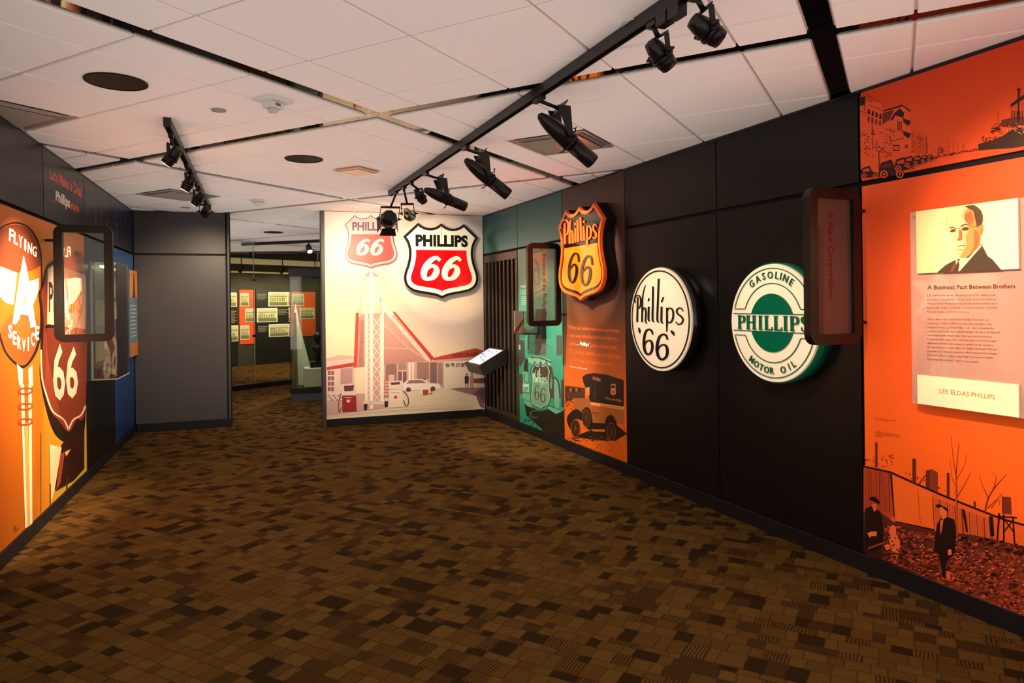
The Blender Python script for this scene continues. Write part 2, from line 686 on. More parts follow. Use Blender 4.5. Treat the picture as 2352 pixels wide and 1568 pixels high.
def carpet_mat():
    m = bpy.data.materials.new('carpet')
    m.use_nodes = True
    nt = m.node_tree
    N, Lk = nt.nodes, nt.links
    b = N['Principled BSDF']
    b.inputs['Roughness'].default_value = 0.95
    b.inputs['Specular IOR Level'].default_value = 0.05

    def val(x):
        return x

    def M(op, a, c=None, e=None):
        n = N.new('ShaderNodeMath')
        n.operation = op
        for i, q in enumerate((a, c, e)):
            if q is None:
                continue
            if isinstance(q, (int, float)):
                n.inputs[i].default_value = q
            else:
                Lk.new(q, n.inputs[i])
        return n.outputs[0]

    geo = N.new('ShaderNodeNewGeometry')
    mp = N.new('ShaderNodeMapping')
    mp.inputs['Rotation'].default_value = (0, 0, GA)
    Lk.new(geo.outputs['Position'], mp.inputs['Vector'])
    # hand-woven wobble
    wn = N.new('ShaderNodeTexNoise')
    wn.inputs['Scale'].default_value = 14.0
    Lk.new(mp.outputs[0], wn.inputs['Vector'])
    wob = N.new('ShaderNodeVectorMath')
    wob.operation = 'MULTIPLY_ADD'
    Lk.new(wn.outputs['Color'], wob.inputs[0])
    wob.inputs[1].default_value = (0.018, 0.018, 0)
    Lk.new(mp.outputs[0], wob.inputs[2])
    sp = N.new('ShaderNodeSeparateXYZ')
    Lk.new(wob.outputs[0], sp.inputs[0])
    x, y = sp.outputs[0], sp.outputs[1]

    def wn1(a, seed):
        n = N.new('ShaderNodeTexWhiteNoise')
        n.noise_dimensions = '2D'
        cb = N.new('ShaderNodeCombineXYZ')
        Lk.new(a, cb.inputs[0])
        cb.inputs[1].default_value = seed
        Lk.new(cb.outputs[0], n.inputs['Vector'])
        return n.outputs['Value']

    def wn2(a, c, seed):
        n = N.new('ShaderNodeTexWhiteNoise')
        n.noise_dimensions = '3D'
        cb = N.new('ShaderNodeCombineXYZ')
        Lk.new(a, cb.inputs[0])
        Lk.new(c, cb.inputs[1])
        cb.inputs[2].default_value = seed
        Lk.new(cb.outputs[0], n.inputs['Vector'])
        return n.outputs['Value']

    def layer(cw, ch, seed):
        """irregular woven courses: cell ids, distance to the cell border"""
        v = M('DIVIDE', y, ch)
        # courses of uneven height: shift every second border
        r0 = M('FLOOR', v)
        fv = M('SUBTRACT', v, r0)
        cut = M('MULTIPLY_ADD', wn1(r0, seed), 0.5, 0.25)
        top = M('GREATER_THAN', fv, cut)
        row = M('ADD', M('MULTIPLY', r0, 2.0), top)
        dv = M('MINIMUM', M('MINIMUM', fv, M('SUBTRACT', 1.0, fv)), M('ABSOLUTE', M('SUBTRACT', fv, cut)))
        u = M('ADD', M('DIVIDE', x, cw), M('MULTIPLY', wn1(row, seed + 3.1), 7.0))
        c0 = M('FLOOR', u)
        fu = M('SUBTRACT', u, c0)
        cu = M('MULTIPLY_ADD', wn2(c0, row, seed + 5.2), 0.44, 0.28)
        rt = M('GREATER_THAN', fu, cu)
        colm = M('ADD', M('MULTIPLY', c0, 2.0), rt)
        du = M('MINIMUM', M('MINIMUM', fu, M('SUBTRACT', 1.0, fu)), M('ABSOLUTE', M('SUBTRACT', fu, cu)))
        return row, colm, M('MULTIPLY', dv, ch), M('MULTIPLY', du, cw), wn2(colm, row, seed + 9.7), wn2(colm, row, seed + 2.3)

    row, colm, dv, du, h1, h2 = layer(0.165, 0.165, 1.0)
    border = M('MINIMUM', dv, du)
    line = M('LESS_THAN', border, 0.0036)
    dark = M('GREATER_THAN', h1, 0.875)
    mid = M('MULTIPLY', M('GREATER_THAN', h1, 0.74), M('LESS_THAN', h1, 0.875))
    ribbed = M('MULTIPLY', M('LESS_THAN', h1, 0.13), M('GREATER_THAN', M('SINE', M('MULTIPLY', x, 420.0)), 0.1))
    mix = None

    def rgbmix(fac, a, c):
        n = N.new('ShaderNodeMix')
        n.data_type = 'RGBA'
        if isinstance(fac, float):
            n.inputs[0].default_value = fac
        else:
            Lk.new(fac, n.inputs[0])
        for i, q in ((6, a), (7, c)):
            if isinstance(q, tuple):
                n.inputs[i].default_value = q
            else:
                Lk.new(q, n.inputs[i])
        return n.outputs[2]

    base = rgbmix(h2, lin((76, 50, 19)), lin((88, 60, 25)))
    c1 = rgbmix(mid, base, lin((58, 37, 16)))
    c2 = rgbmix(dark, c1, lin((42, 27, 11)))
    c3 = rgbmix(M('MULTIPLY', ribbed, 0.8), c2, lin((38, 22, 10)))
    c4 = rgbmix(M('MULTIPLY', line, 0.5), c3, lin((42, 26, 12)))
    # loop pile
    pn = N.new('ShaderNodeTexNoise')
    pn.inputs['Scale'].default_value = 330.0
    pn.inputs['Detail'].default_value = 2.0
    Lk.new(geo.outputs['Position'], pn.inputs['Vector'])
    mr = N.new('ShaderNodeMapRange')
    mr.inputs['From Min'].default_value = 0.3
    mr.inputs['From Max'].default_value = 0.7
    mr.inputs['To Min'].default_value = 0.45
    mr.inputs['To Max'].default_value = 1.55
    Lk.new(pn.outputs['Fac'], mr.inputs['Value'])
    vm = N.new('ShaderNodeVectorMath')
    vm.operation = 'SCALE'
    Lk.new(c4, vm.inputs[0])
    Lk.new(mr.outputs[0], vm.inputs['Scale'])
    Lk.new(vm.outputs[0], b.inputs['Base Color'])
    bp = N.new('ShaderNodeBump')
    bp.inputs['Strength'].default_value = 0.6
    bp.inputs['Distance'].default_value = 0.004
    Lk.new(pn.outputs['Fac'], bp.inputs['Height'])
    Lk.new(bp.outputs[0], b.inputs['Normal'])
    return m


M_BLACK = mat('black_laminate', (15, 12, 11), rough=0.34, noise=0.10, nscale=3.0, spec=0.30)
M_CORE = mat('black_core', (9, 8, 8), rough=0.8, noise=0.05)
M_GREY = mat('grey_laminate', (66, 61, 61), rough=0.42, noise=0.04, nscale=2.0, spec=0.35)
M_BASE = mat('baseboard_vinyl', (14, 14, 17), rough=0.5, noise=0.08)
M_TRIM = mat('dark_trim', (14, 12, 12), rough=0.45)
M_TILE = mat('ceiling_tile', (247, 230, 220), rough=0.9, noise=0.03, nscale=120.0, bump=0.25, bscale=420.0, spec=0.1)
M_GRID = mat('ceiling_grid', (240, 224, 214), rough=0.6, noise=0.02)
M_SLOT = mat('black_mirror_strip', (6, 5, 5), rough=0.04, noise=0.02, spec=0.6)
M_METAL = mat('black_metal', (17, 15, 16), rough=0.33, noise=0.08, nscale=60, spec=0.5)
M_METAL2 = mat('satin_black_metal', (24, 21, 20), rough=0.42, noise=0.08, nscale=60, spec=0.5)
M_STEEL = mat('brushed_steel', (150, 148, 145), rough=0.25, metal=1.0, noise=0.06, nscale=30)
M_WHITE = mat('white_plastic', (222, 214, 206), rough=0.5, noise=0.03)

# floor
mb = MB()
mb.poly([(-11, -1.5, 0), (6, -1.5, 0), (6, 24, 0), (-11, 24, 0)])
floor = mb.build('floor', carpet_mat(), kind='structure', label='brown patterned carpet of woven blocks')

# walls: a black backing with panels hung on it
mb = MB()
mb.box(RW, -0.1, 9.3, 0, CEIL - 0.002, -0.20, -0.022)
wall_right = mb.build('wall_right', M_CORE, kind='structure', label='long dark wall of panels carrying the round signs')
mb = MB()
mb.box(LW, -8.0, 0.06, 0, CEIL - 0.002, -0.20, -0.022)
wall_left = mb.build('wall_left', M_CORE, kind='structure', label='dark panelled wall behind the orange service station mural')
mb = MB()
mb.box(MW, 0.0, 2.09, 0, CEIL - 0.002, -0.20, -0.022)
wall_back = mb.build('wall_back', M_CORE, kind='structure', label='end wall carrying the gas station mural')
mb = MB()
mb.box(CW, -0.08, 1.10, 0, CEIL - 0.002, -0.22, -0.022)
wall_side = mb.build('wall_side', M_CORE, kind='structure', label='grey panelled return wall beside the opening')

ZB, ZJ0, ZJ1, ZT = 0.103, 2.188, 2.213, 2.716
RS = [0.0, 1.160, 2.337, 3.552, 4.784, 6.004, 7.22, 8.44, 9.2]
LS = [-7.36, -6.14, -4.92, -3.715, -2.495, -1.225, 0.0]


def panel(F, s0, s1, z0, z1, m, parent, g=0.0055, d0=-0.022, name='panel', d1=0.0, bev=0.002):
    mb = MB()
    mb.box(F, s0 + g, s1 - g, z0, z1, d0, d1, bev)
    return mb.build(name, m, parent)


for i in (3, 4, 6, 7):
    panel(RW, RS[i], RS[i + 1], ZB, ZJ0, M_BLACK, wall_right)
    panel(RW, RS[i], RS[i + 1], ZJ1, ZT, M_BLACK, wall_right)
for i in (0, 1, 4):
    panel(LW, LS[i], LS[i + 1], ZB, ZJ0, M_BLACK, wall_left)
for i in (0, 1, 2):
    panel(LW, LS[i], LS[i + 1], ZJ1, ZT, M_BLACK, wall_left)
panel(CW, 0.0, 1.055, ZB, ZJ0, M_GREY, wall_side)
panel(CW, 0.0, 1.055, ZJ1, CEIL - 0.004, M_GREY, wall_side)
panel(CW, 1.066, 1.10, ZB, CEIL - 0.004, M_GREY, wall_side, d1=0.006, name='corner_post')
mb = MB()
mb.box(MW, -0.035, 0.008, 0, CEIL - 0.002, -0.20, 0.008, 0.003)
mb.build('corner_post', M_GREY, wall_back)

# baseboards
for nm, F, a, b_ in (('baseboard_right', RW, 0.012, 9.2), ('baseboard_left', LW, -7.3, -0.012), ('baseboard_back', MW, 0.008, 2.08), ('baseboard_side', CW, 0.02, 1.108)):
    mb = MB()
    mb.box(F, a, b_, 0, ZB - 0.004, -0.022, 0.006, 0.002)
    mb.build(nm, M_BASE, kind='structure')
for nm, F, a, b_ in (('trim_1', RW, 0.01, 9.2), ('trim_2', LW, -7.3, -0.03)):
    mb = MB()
    mb.box(F, a, b_, ZT + 0.003, CEIL - 0.003, -0.022, -0.004)
    mb.build(nm, M_TRIM, kind='structure')

# ------------------------------------------------------------------ ceiling
TZ = CEIL                                   # underside of the tiles
mb = MB()
mb.hexa([Vector(p) for p in ((-11, -1.5, TZ + .022), (5, -1.5, TZ + .022), (5, 15.6, TZ + .022), (-11, 15.6, TZ + .022),
                              (-11, -1.5, TZ + .10), (5, -1.5, TZ + .10), (5, 15.6, TZ + .10), (-11, 15.6, TZ + .10))])
ceiling = mb.build('ceiling', M_GRID, kind='structure', label='suspended ceiling of pale square tiles with dark channels')

PER, SW = 2.572, 0.106
A0, B0 = 3.357, 0.230                       # near edges of one channel in each direction
CUTA = [0.0, 0.335, 0.955, 1.572, 2.190, PER - SW]
CUTB = [0.0, 0.308, 0.925, 1.541, 2.158, PER - SW]


def seen(p):
    """is this spot of the ceiling in one of the rooms the photograph shows?"""
    r = (p - RW.o).dot(RW.n)
    if r < -0.42 or p.y < 0.6:
        return False
    behind_m = (p - MW.o).dot(MW.n)
    behind_c = (p - CW.o).dot(CW.n)
    if (p - LW.o).dot(LW.n) < -0.42 and behind_c > 0:
        return False
    sm = (p - MW.o).dot(MW.r)
    if behind_m < -0.3 and sm > -0.2 or behind_c < -0.3:
        if p.y < 1:
            return False
        u, v = to_px((p.x, p.y, TZ))
        return 455 < u < 790 and (p - GW.o).dot(GW.n) > -0.5
    return True


def tile_centre(p):
    """centre of the ceiling tile around p"""
    out = []
    for v, base, cuts in ((p.dot(EA), A0, CUTA), (p.dot(EB), B0, CUTB)):
        k = math.floor((v - base - SW) / PER)
        r = v - base - SW - k * PER
        for i in range(5):
            if r < cuts[i + 1] or i == 4:
                out.append(base + SW + k * PER + (cuts[i] + cuts[i + 1]) / 2)
                break
    return EA * out[0] + EB * out[1] + Vector((0, 0, TZ))


VENTS = [tile_centre(at_z(u, v, TZ)) for u, v in ((1290, 325), (378, 449), (60, 262))]
tile_mesh = {}
for ia in range(-3, 7):
    for ib in range(-5, 7):
        for ka in range(5):
            for kb in range(5):
                a0 = A0 + SW + (ia - 2) * PER + CUTA[ka]
                a1 = A0 + SW + (ia - 2) * PER + CUTA[ka + 1]
                b0 = B0 + SW + (ib - 2) * PER + CUTB[kb]
                b1 = B0 + SW + (ib - 2) * PER + CUTB[kb + 1]
                c = EA * ((a0 + a1) / 2) + EB * ((b0 + b1) / 2)
                pts = [c] + [EA * a + EB * b for a in (a0, a1) for b in (b0, b1)]
                if not any(seen(p) for p in pts):
                    continue
                if any((Vector((c.x, c.y, TZ)) - w).length < .05 for w in VENTS):
                    continue
                key = (ka, kb)
                o = Vector((c.x, c.y, TZ))
                if key not in tile_mesh:
                    g, e = 0.006, 0.006
                    ha, hb = (a1 - a0) / 2, (b1 - b0) / 2
                    q = [(-1, -1), (1, -1), (1, 1), (-1, 1)]
                    lo = [EA * (x * (ha - g - e)) + EB * (y * (hb - g - e)) + c + Vector((0, 0, TZ)) for x, y in q]
                    m1 = [EA * (x * (ha - g)) + EB * (y * (hb - g)) + c + Vector((0, 0, TZ + e)) for x, y in q]
                    hi = [EA * (x * (ha - g)) + EB * (y * (hb - g)) + c + Vector((0, 0, TZ + .0215)) for x, y in q]
                    mb = MB()
                    f = [(0, 1, 2, 3), (11, 10, 9, 8)]
                    for k in range(4):
                        j = (k + 1) % 4
                        f += [(k, 4 + k, 4 + j, j), (4 + k, 8 + k, 8 + j, 4 + j)]
                    mb.mesh(lo + m1 + hi, f)
                    tile_mesh[key] = mb.build('tile', M_TILE, ceiling, base=o)
                else:
                    link_copy(tile_mesh[key], o, ceiling)

# black mirror strips in the channels
for k in range(-2, 4):
    a = A0 + k * PER
    mb = MB()
    P = [EA * (a + x) + EB * y + Vector((0, 0, TZ + .012)) for x, y in ((0.002, -6.5), (SW - .002, -6.5), (SW - .002, 11.5), (0.002, 11.5))]
    mb.hexa(P + [p + Vector((0, 0, .0095)) for p in P])
    mb.build('channel_strip', M_SLOT, ceiling)
    b = B0 + k * PER
    P = [EB * (b + x) + EA * y + Vector((0, 0, TZ + .0125)) for x, y in ((0.002, -1.5), (SW - .002, -1.5), (SW - .002, 16.0), (0.002, 16.0))]
    mb = MB()
    mb.hexa(P + [p + Vector((0, 0, .009)) for p in P])
    mb.build('channel_strip', M_SLOT, ceiling)

# ================================================================== graphics on the right wall
GP = print_mat('laminate_print', rough=0.30, grain=0.05, gscale=300)
GPF = print_mat('photo_print', rough=0.38, grain=0.14, gscale=420)


def lerp(a, b, t):
    t = max(0.0, min(1.0, t))
    return tuple(a[i] + (b[i] - a[i]) * t for i in range(3))


def graphic_panel(F, s0, s1, z0, z1, name, label, edge, cat='wall panel', group=None):
    """a board on the wall; returns the thing that its printed layers belong to"""
    t = thing(name, label, cat, F.pt((s0 + s1) / 2, z0, -0.01), group)
    mb = MB()
    mb.box(F, s0 + .0055, s1 - .0055, z0, z1, -0.022, -0.0004, 0.0006)
    mb.build('board', mat('board_edge_' + edge, edge, rough=0.4), t)
    return t


# ---- two teal panels above the grille
for s0, s1, lab in ((RS[0], RS[1], 'narrow teal upper panel above the slatted grille'), (RS[1], RS[2], 'teal upper panel between the grille column and the orange shield sign')):
    t = graphic_panel(RW, s0, s1, ZJ1, ZT, 'teal_graphic', lab, '0a4a48', group='teal upper panels')
    a = Art(RW, 0.0)
    a.grid(s0 + .006, ZJ1 + .001, s1 - .006, ZT - .001, 6, 6, lambda x, y: lerp((46, 102, 88), (4, 70, 70), y * 1.2))
    a.build('printed_field', t, GP)

# ---- slatted grille
t = thing('slatted_grille', 'dark bronze grille of upright slats in the far corner', 'grille', RW.pt(0.58, ZB, 0))
M_BRONZE = mat('bronze_slat', (74, 58, 42), rough=0.36, metal=0.5, noise=0.12, nscale=30)
mb = MB(); mb.box(RW, 0.02, 1.150, 2.085, ZJ0 - 0.006, -0.022, 0.004, 0.003); mb.build('top_rail', M_BRONZE, t)
mb = MB(); mb.box(RW, 0.02, 1.150, ZB, ZB + 0.05, -0.022, 0.002, 0.003); mb.build('bottom_rail', M_BRONZE, t)
mb = MB(); mb.box(RW, 1.085, 1.150, ZB + 0.052, 2.083, -0.022, 0.004, 0.003); mb.build('stile', M_BRONZE, t)
mb = MB(); mb.box(RW, 0.02, 0.075, ZB + 0.052, 2.083, -0.022, 0.004, 0.003); mb.build('stile', M_BRONZE, t)
first = None
for k in range(7):
    s = 0.185 + k * 0.1325
    if first is None:
        mb = MB(); mb.box(RW, s - .021, s + .021, ZB + 0.0505, 2.0845, -0.010, 0.0, 0.002)
        first = mb.build('slat', M_BRONZE, t)
        o0, s00 = ORG[first.name].copy(), s
    else:
        link_copy(first, o0 + RW.r * (s - s00), t)

# ---- shield outline shared by the signs (unit box, centre 0,0)
HALF = [(0.0, 0.5), ('c', [(0.0, 0.5), (0.07, 0.452), (0.15, 0.435), (0.235, 0.452), (0.307, 0.5)]), (0.5, 0.315),
        ('c', [(0.5, 0.315), (0.447, 0.225), (0.425, 0.10), (0.447, -0.04), (0.487, -0.16), (0.495, -0.25), (0.462, -0.34),
               (0.37, -0.405), (0.22, -0.437), (0.09, -0.462), (0.0, -0.5)])]


def shield(cx, cy, w, h, inset=0.0):
    """closed outline, counter-clockwise from the top peak; inset shrinks it evenly (in the same units as w)"""
    right = []
    for e in HALF:
        if e[0] == 'c':
            right += smooth(e[1], 4)[1:]
        else:
            right.append(e)
    pts = right + [(-x, y) for x, y in right[-2:0:-1]]
    pts = [(cx + x * w, cy + y * h) for x, y in pts]
    if inset:
        n = len(pts)
        out = []
        for i in range(n):
            a, b, c = pts[i - 1], pts[i], pts[(i + 1) % n]
            e1 = Vector((b[0] - a[0], b[1] - a[1])).normalized()
            e2 = Vector((c[0] - b[0], c[1] - b[1])).normalized()
            n1, n2 = Vector((e1.y, -e1.x)), Vector((e2.y, -e2.x))
            bis = (n1 + n2)
            k = bis.length
            bis = bis / k if k > 1e-4 else n1
            cosv = max(0.45, bis.dot(n1))
            out.append((b[0] + bis.x * inset / cosv, b[1] + bis.y * inset / cosv))
        pts = out
    return pts


def below(pts, y):
    """clip a closed outline to the part below height y"""
    out = []
    n = len(pts)
    for i in range(n):
        a, b = pts[i], pts[(i + 1) % n]
        if a[1] <= y:
            out.append(a)
        if (a[1] <= y) != (b[1] <= y):
            t_ = (y - a[1]) / (b[1] - a[1])
            out.append((a[0] + (b[0] - a[0]) * t_, y))
    return out


DECO = [  # art-deco lettering of the old signs as pen strokes; x to the right, y down, measured on the round sign
    ([(163, 548), (158, 510), (178, 480), (203, 486), (214, 525), (207, 585), (186, 602)], [8, 12, 12, 14, 17, 15, 9]),
    ([(186, 500), (183, 610), (181, 722)], [16, 19, 19]),
    ([(256, 388), (238, 450), (229, 540), (226, 722)], [7, 11, 16, 19]),
    ([(229, 640), (240, 600), (256, 600), (262, 650), (258, 715), (268, 742)], [8, 12, 15, 17, 15, 8]),
    ([(288, 590), (286, 700), (296, 718)], [20, 20, 8]),
    ([(290, 510), (284, 532)], [17, 13]),
    ([(328, 402), (326, 560), (324, 705), (338, 722)], [20, 20, 20, 8]),
    ([(381, 330), (374, 520), (368, 705), (384, 726)], [20, 20, 20, 8]),
    ([(408, 590), (406, 715), (420, 738)], [20, 20, 8]),
    ([(424, 497), (408, 538)], [13, 16]),
    ([(458, 598), (458, 720), (456, 815)], [18, 19, 9]),
    ([(460, 625), (480, 596), (508, 612), (517, 660), (506, 712), (482, 734), (460, 715)], [9, 13, 18, 19, 18, 13, 8]),
    ([(606, 625), (592, 600), (566, 597), (548, 622), (560, 652), (590, 676), (607, 705), (594, 738), (562, 748), (540, 725)],
     [9, 13, 15, 17, 18, 19, 18, 16, 13, 9]),
]
SIX1 = ([(325, 838), (312, 805), (284, 795), (258, 822), (244, 890), (245, 960), (260, 1012), (288, 1028), (314, 1000), (322, 950),
         (311, 908), (286, 898), (260, 918), (250, 950)], [14, 18, 17, 21, 25, 26, 22, 18, 22, 24, 20, 15, 13, 9])
SIX2 = ([(462, 886), (450, 852), (420, 842), (388, 866), (369, 930), (366, 1000), (384, 1058), (418, 1075), (452, 1046), (462, 995),
         (450, 950), (420, 938), (388, 958), (374, 992)], [15, 19, 18, 23, 28, 29, 25, 20, 24, 27, 22, 16, 14, 9])
SIXB = ([(.86, .80), (.66, .905), (.42, .83), (.235, .62), (.165, .38), (.235, .16), (.46, .085), (.69, .17), (.79, .36), (.71, .53), (.50, .59), (.30, .47)],
        [.15, .17, .23, .29, .31, .26, .17, .26, .30, .23, .15, .12])


def bold_sixes(x0, y0, x1, y1, shear=.22):
    """two heavy slanted sixes filling a box (y1 may lie below y0: then y runs down)"""
    out = []
    h = y1 - y0
    sh = abs(h) * shear
    w = (x1 - x0 - sh) / 2.06
    for k in range(2):
        out.append(([(x0 + k * w * 1.06 + p[0] * w + p[1] * sh, y0 + p[1] * h) for p in SIXB[0]], [q * (w + abs(h)) / 2 * .93 for q in SIXB[1]]))
    return out


COMMAS = [([(197, 782), (203, 806), (206, 832)], [7, 17, 5]), ([(497, 808), (512, 824), (526, 852)], [8, 22, 5])]

# ---- round white sign
M_CREAM = mat('cream_enamel', (236, 219, 192), rough=0.14, noise=0.015, nscale=6, coat=0.4)
M_SIGNBLK = mat('sign_black_enamel', (16, 14, 13), rough=0.2, noise=0.05, coat=0.3)
M_SIGNGRN = mat('sign_green_enamel', (0, 84, 58), rough=0.16, noise=0.04, coat=0.4)
DS = 0.122                                        # face of the round signs in front of the wall
t = thing('round_sign', 'round cream sign with black art-deco lettering on black panel', 'sign', RW.pt(4.233, 0.98, 0))
CS, CZ, CR = 4.232, 1.404, 0.417
mb = MB(); mb.prism([RW.pt(*p, 0.002) for p in circle(CS, CZ, CR, n=64)], [RW.pt(*p, DS - .012) for p in circle(CS, CZ, CR, n=64)], smooth=True)
mb.build('drum', M_SIGNBLK, t)
mb = MB(); mb.prism([RW.pt(*p, DS - .012) for p in circle(CS, CZ, CR - .003, n=64)], [RW.pt(*p, DS) for p in circle(CS, CZ, CR - .006, n=64)])
mb.build('face', M_CREAM, t)
ar = Art(RW, DS + .0005)
o_, i_ = circle(CS, CZ, CR * .934, n=64), circle(CS, CZ, CR * .911, n=64)
mbr = MB()
for k in range(64):
    j = (k + 1) % 64
    a, b, c, d = o_[k], o_[j], i_[j], i_[k]
    mbr.hexa([RW.pt(*q, DS + .006) for q in (a, b, c, d)] + [RW.pt(*q, DS) for q in (a, b, c, d)])
mbr.build('ring', M_SIGNBLK, t)
ar = Art(RW, DS + .0002, crop(RW, 1420, 560, 4.055, DS))
for pts, w in DECO:
    ar.raised_stroke(pts, [q * .74 for q in w], DS + .007)
ar.build('lettering', t, M_SIGNBLK)
for pts, w in (SIX1, SIX2):
    ar.raised_stroke(pts, [q * .86 for q in w], DS + .007)
    ar.build('numeral', t, M_SIGNBLK)
for pts, w in COMMAS:
    ar.raised_stroke(pts, w, DS + .009)
    ar.build('quote_mark', t, M_SIGNBLK)

# ---- round green and cream sign
t = thing('round_sign', 'round cream and green sign with lettering around its rim', 'sign', RW.pt(5.46, 1.01, 0))
GS, GZ, GR = 5.448, 1.403, 0.384
mb = MB(); mb.prism([RW.pt(*p, 0.002) for p in circle(GS, GZ, GR, n=64)], [RW.pt(*p, DS - .012) for p in circle(GS, GZ, GR, n=64)], smooth=True)
mb.build('drum', M_SIGNGRN, t)
mb = MB(); mb.prism([RW.pt(*p, DS - .012) for p in circle(GS, GZ, GR - .007, n=64)], [RW.pt(*p, DS) for p in circle(GS, GZ, GR - .010, n=64)])
mb.build('face', M_CREAM, t)
BH = 0.147 * GR                                   # half height of the band
for sg in (1, -1):                                # halves of the disc, above and below the band
    a0 = math.degrees(math.asin(BH * 1.05 / (GR * .485)))
    arc = circle(GS, GZ, GR * .485, n=24, a0=a0, a1=180 - a0) if sg > 0 else circle(GS, GZ, GR * .485, n=24, a0=180 + a0, a1=360 - a0)
    mb = MB(); mb.prism([RW.pt(*p, DS) for p in arc], [RW.pt(*p, DS + .007) for p in arc])
    mb.build('half_disc', M_SIGNGRN, t)
ar = Art(RW, DS + .0002)
for sg in (1, -1):                                # band edges
    x = math.sqrt((GR * .92) ** 2 - BH ** 2)
    ar.raised_stroke([(GS - x, GZ + sg * BH), (GS + x, GZ + sg * BH)], GR * .013, DS + .006, curve=False, cap=False)
ar.build('band_edge', t, M_SIGNGRN)
for sg in (1, -1):                                # horseshoe outlines
    ys = BH * 1.55
    ao = math.degrees(math.asin(ys / (GR * .905)))
    ai = math.degrees(math.asin(ys * 1.0 / (GR * .66)))
    out = circle(GS, GZ, GR * .905, n=40, a0=ao, a1=180 - ao)
    inn = circle(GS, GZ, GR * .655, n=32, a0=ai + 4, a1=180 - ai - 4)
    loop = out + [(inn[-1][0] - .01, GZ + ys)] + inn[::-1] + [(inn[0][0] + .01, GZ + ys)] + [out[0]]
    if sg < 0:
        loop = [(x, 2 * GZ - y) for x, y in loop]
    ar.raised_stroke(loop, GR * .013, DS + .006, curve=False, cap=False)
    ar.build('horseshoe_line', t, M_SIGNGRN)
ar.arc_text('GASOLINE', GS, GZ, GR * .735, 124, 56, GR * .125, '000000', bold=.006, wx=0.92, raise_to=DS + .008)
ar.build('lettering', t, M_SIGNGRN)
ar.arc_text('MOTOR', GS, GZ, GR * .845, 234, 270, GR * .115, '000000', bold=.006, inside=True, wx=0.95, raise_to=DS + .008)
ar.build('lettering', t, M_SIGNGRN)
ar.arc_text('OIL', GS, GZ, GR * .845, 288, 306, GR * .115, '000000', bold=.006, inside=True, wx=0.95, raise_to=DS + .008)
ar.build('lettering', t, M_SIGNGRN)
# serif capitals on the band
SERIF = {
    'P': [([(0, 0), (0, 1)], .17), ([(-.13, 0), (.13, 0)], .05), ([(-.13, 1), (.05, 1)], .05),
          ([(0, .97), (.22, .97), (.36, .87), (.36, .60), (.22, .49), (0, .49)], [.05, .06, .14, .14, .06, .05])],
    'H': [([(0, 0), (0, 1)], .17), ([(.46, 0), (.46, 1)], .17), ([(0, .52), (.46, .52)], .06), ([(-.13, 0), (.13, 0)], .05), ([(-.13, 1), (.13, 1)], .05),
          ([(.33, 0), (.59, 0)], .05), ([(.33, 1), (.59, 1)], .05)],
    'I': [([(0, 0), (0, 1)], .17), ([(-.13, 0), (.13, 0)], .05), ([(-.13, 1), (.13, 1)], .05)],
    'L': [([(0, 0), (0, 1)], .17), ([(-.13, 0), (.4, 0)], .06), ([(-.13, 1), (.13, 1)], .05), ([(.38, 0), (.40, .22)], [.08, .02])],
    'S': [([(.36, .74), (.33, .92), (.18, .985), (.02, .90), (.0, .72), (.14, .56), (.30, .42), (.36, .24), (.28, .05), (.12, 0), (-.02, .07), (-.04, .27)],
           [.03, .06, .07, .13, .15, .16, .16, .15, .10, .07, .06, .03])],
}
ADV = {'P': .66, 'H': .92, 'I': .44, 'L': .66, 'S': .6}
tot = sum(ADV[c] for c in 'PHILLIPS') - .25
x = 0.0
LWID, LH = GR * 1.52, BH * 1.52
for ch in 'PHILLIPS':
    for pts, w in SERIF[ch]:
        f = lambda p: (GS - .012 - LWID / 2 + (x + p[0] + .13) / tot * LWID, GZ - LH / 2 + p[1] * LH)
        kx = LWID / tot
        ww = [q * kx for q in w] if isinstance(w, list) else w * kx
        ar.raised_stroke([f(p) for p in pts], ww, DS + .010, curve=len(pts) > 2, cap=False)
    x += ADV[ch]
ar.build('band_lettering', t, M_SIGNGRN)

# ---- orange and black shield sign
DO = 0.130
t = thing('shield_sign', 'orange and black enamel shield sign with raised lettering', 'sign', RW.pt(2.965, 1.56, 0))
M_ORANGE = mat('orange_enamel', (250, 112, 10), rough=0.12, noise=0.03, nscale=5, coat=0.6)
M_ORANGE2 = mat('orange_trim_enamel', (240, 92, 18), rough=0.16, noise=0.03, nscale=5, coat=0.5)
M_GLOSSBLK = mat('gloss_black_enamel', (22, 16, 14), rough=0.08, noise=0.05, coat=0.6)
OS, OZ, OW, OH = 2.968, 2.014, 0.914, 0.915
out = shield(OS, OZ, OW, OH)
mb = MB(); mb.prism([RW.pt(*p, 0.002) for p in out], [RW.pt(*p, DO - .02) for p in out], fan=(RW.pt(OS, OZ, 0.002), RW.pt(OS, OZ, DO - .02))); mb.build('case', M_SIGNBLK, t)
mb = MB(); mb.prism([RW.pt(*p, DO - .02) for p in out], [RW.pt(*p, DO - .004) for p in out], fan=(RW.pt(OS, OZ, DO - .02), RW.pt(OS, OZ, DO - .004))); mb.build('rim_plate', M_ORANGE2, t)
inn = shield(OS, OZ, OW, OH, 0.034)
i2 = shield(OS, OZ, OW, OH, 0.006)
mb = MB()
n_ = len(out)
for k in range(n_):                              # raised orange rim around the edge
    j = (k + 1) % n_
    mb.hexa([RW.pt(*q, DO + .012) for q in (i2[k], i2[j], inn[j], inn[k])] + [RW.pt(*q, DO - .004) for q in (i2[k], i2[j], inn[j], inn[k])])
mb.build('rim', M_ORANGE2, t)
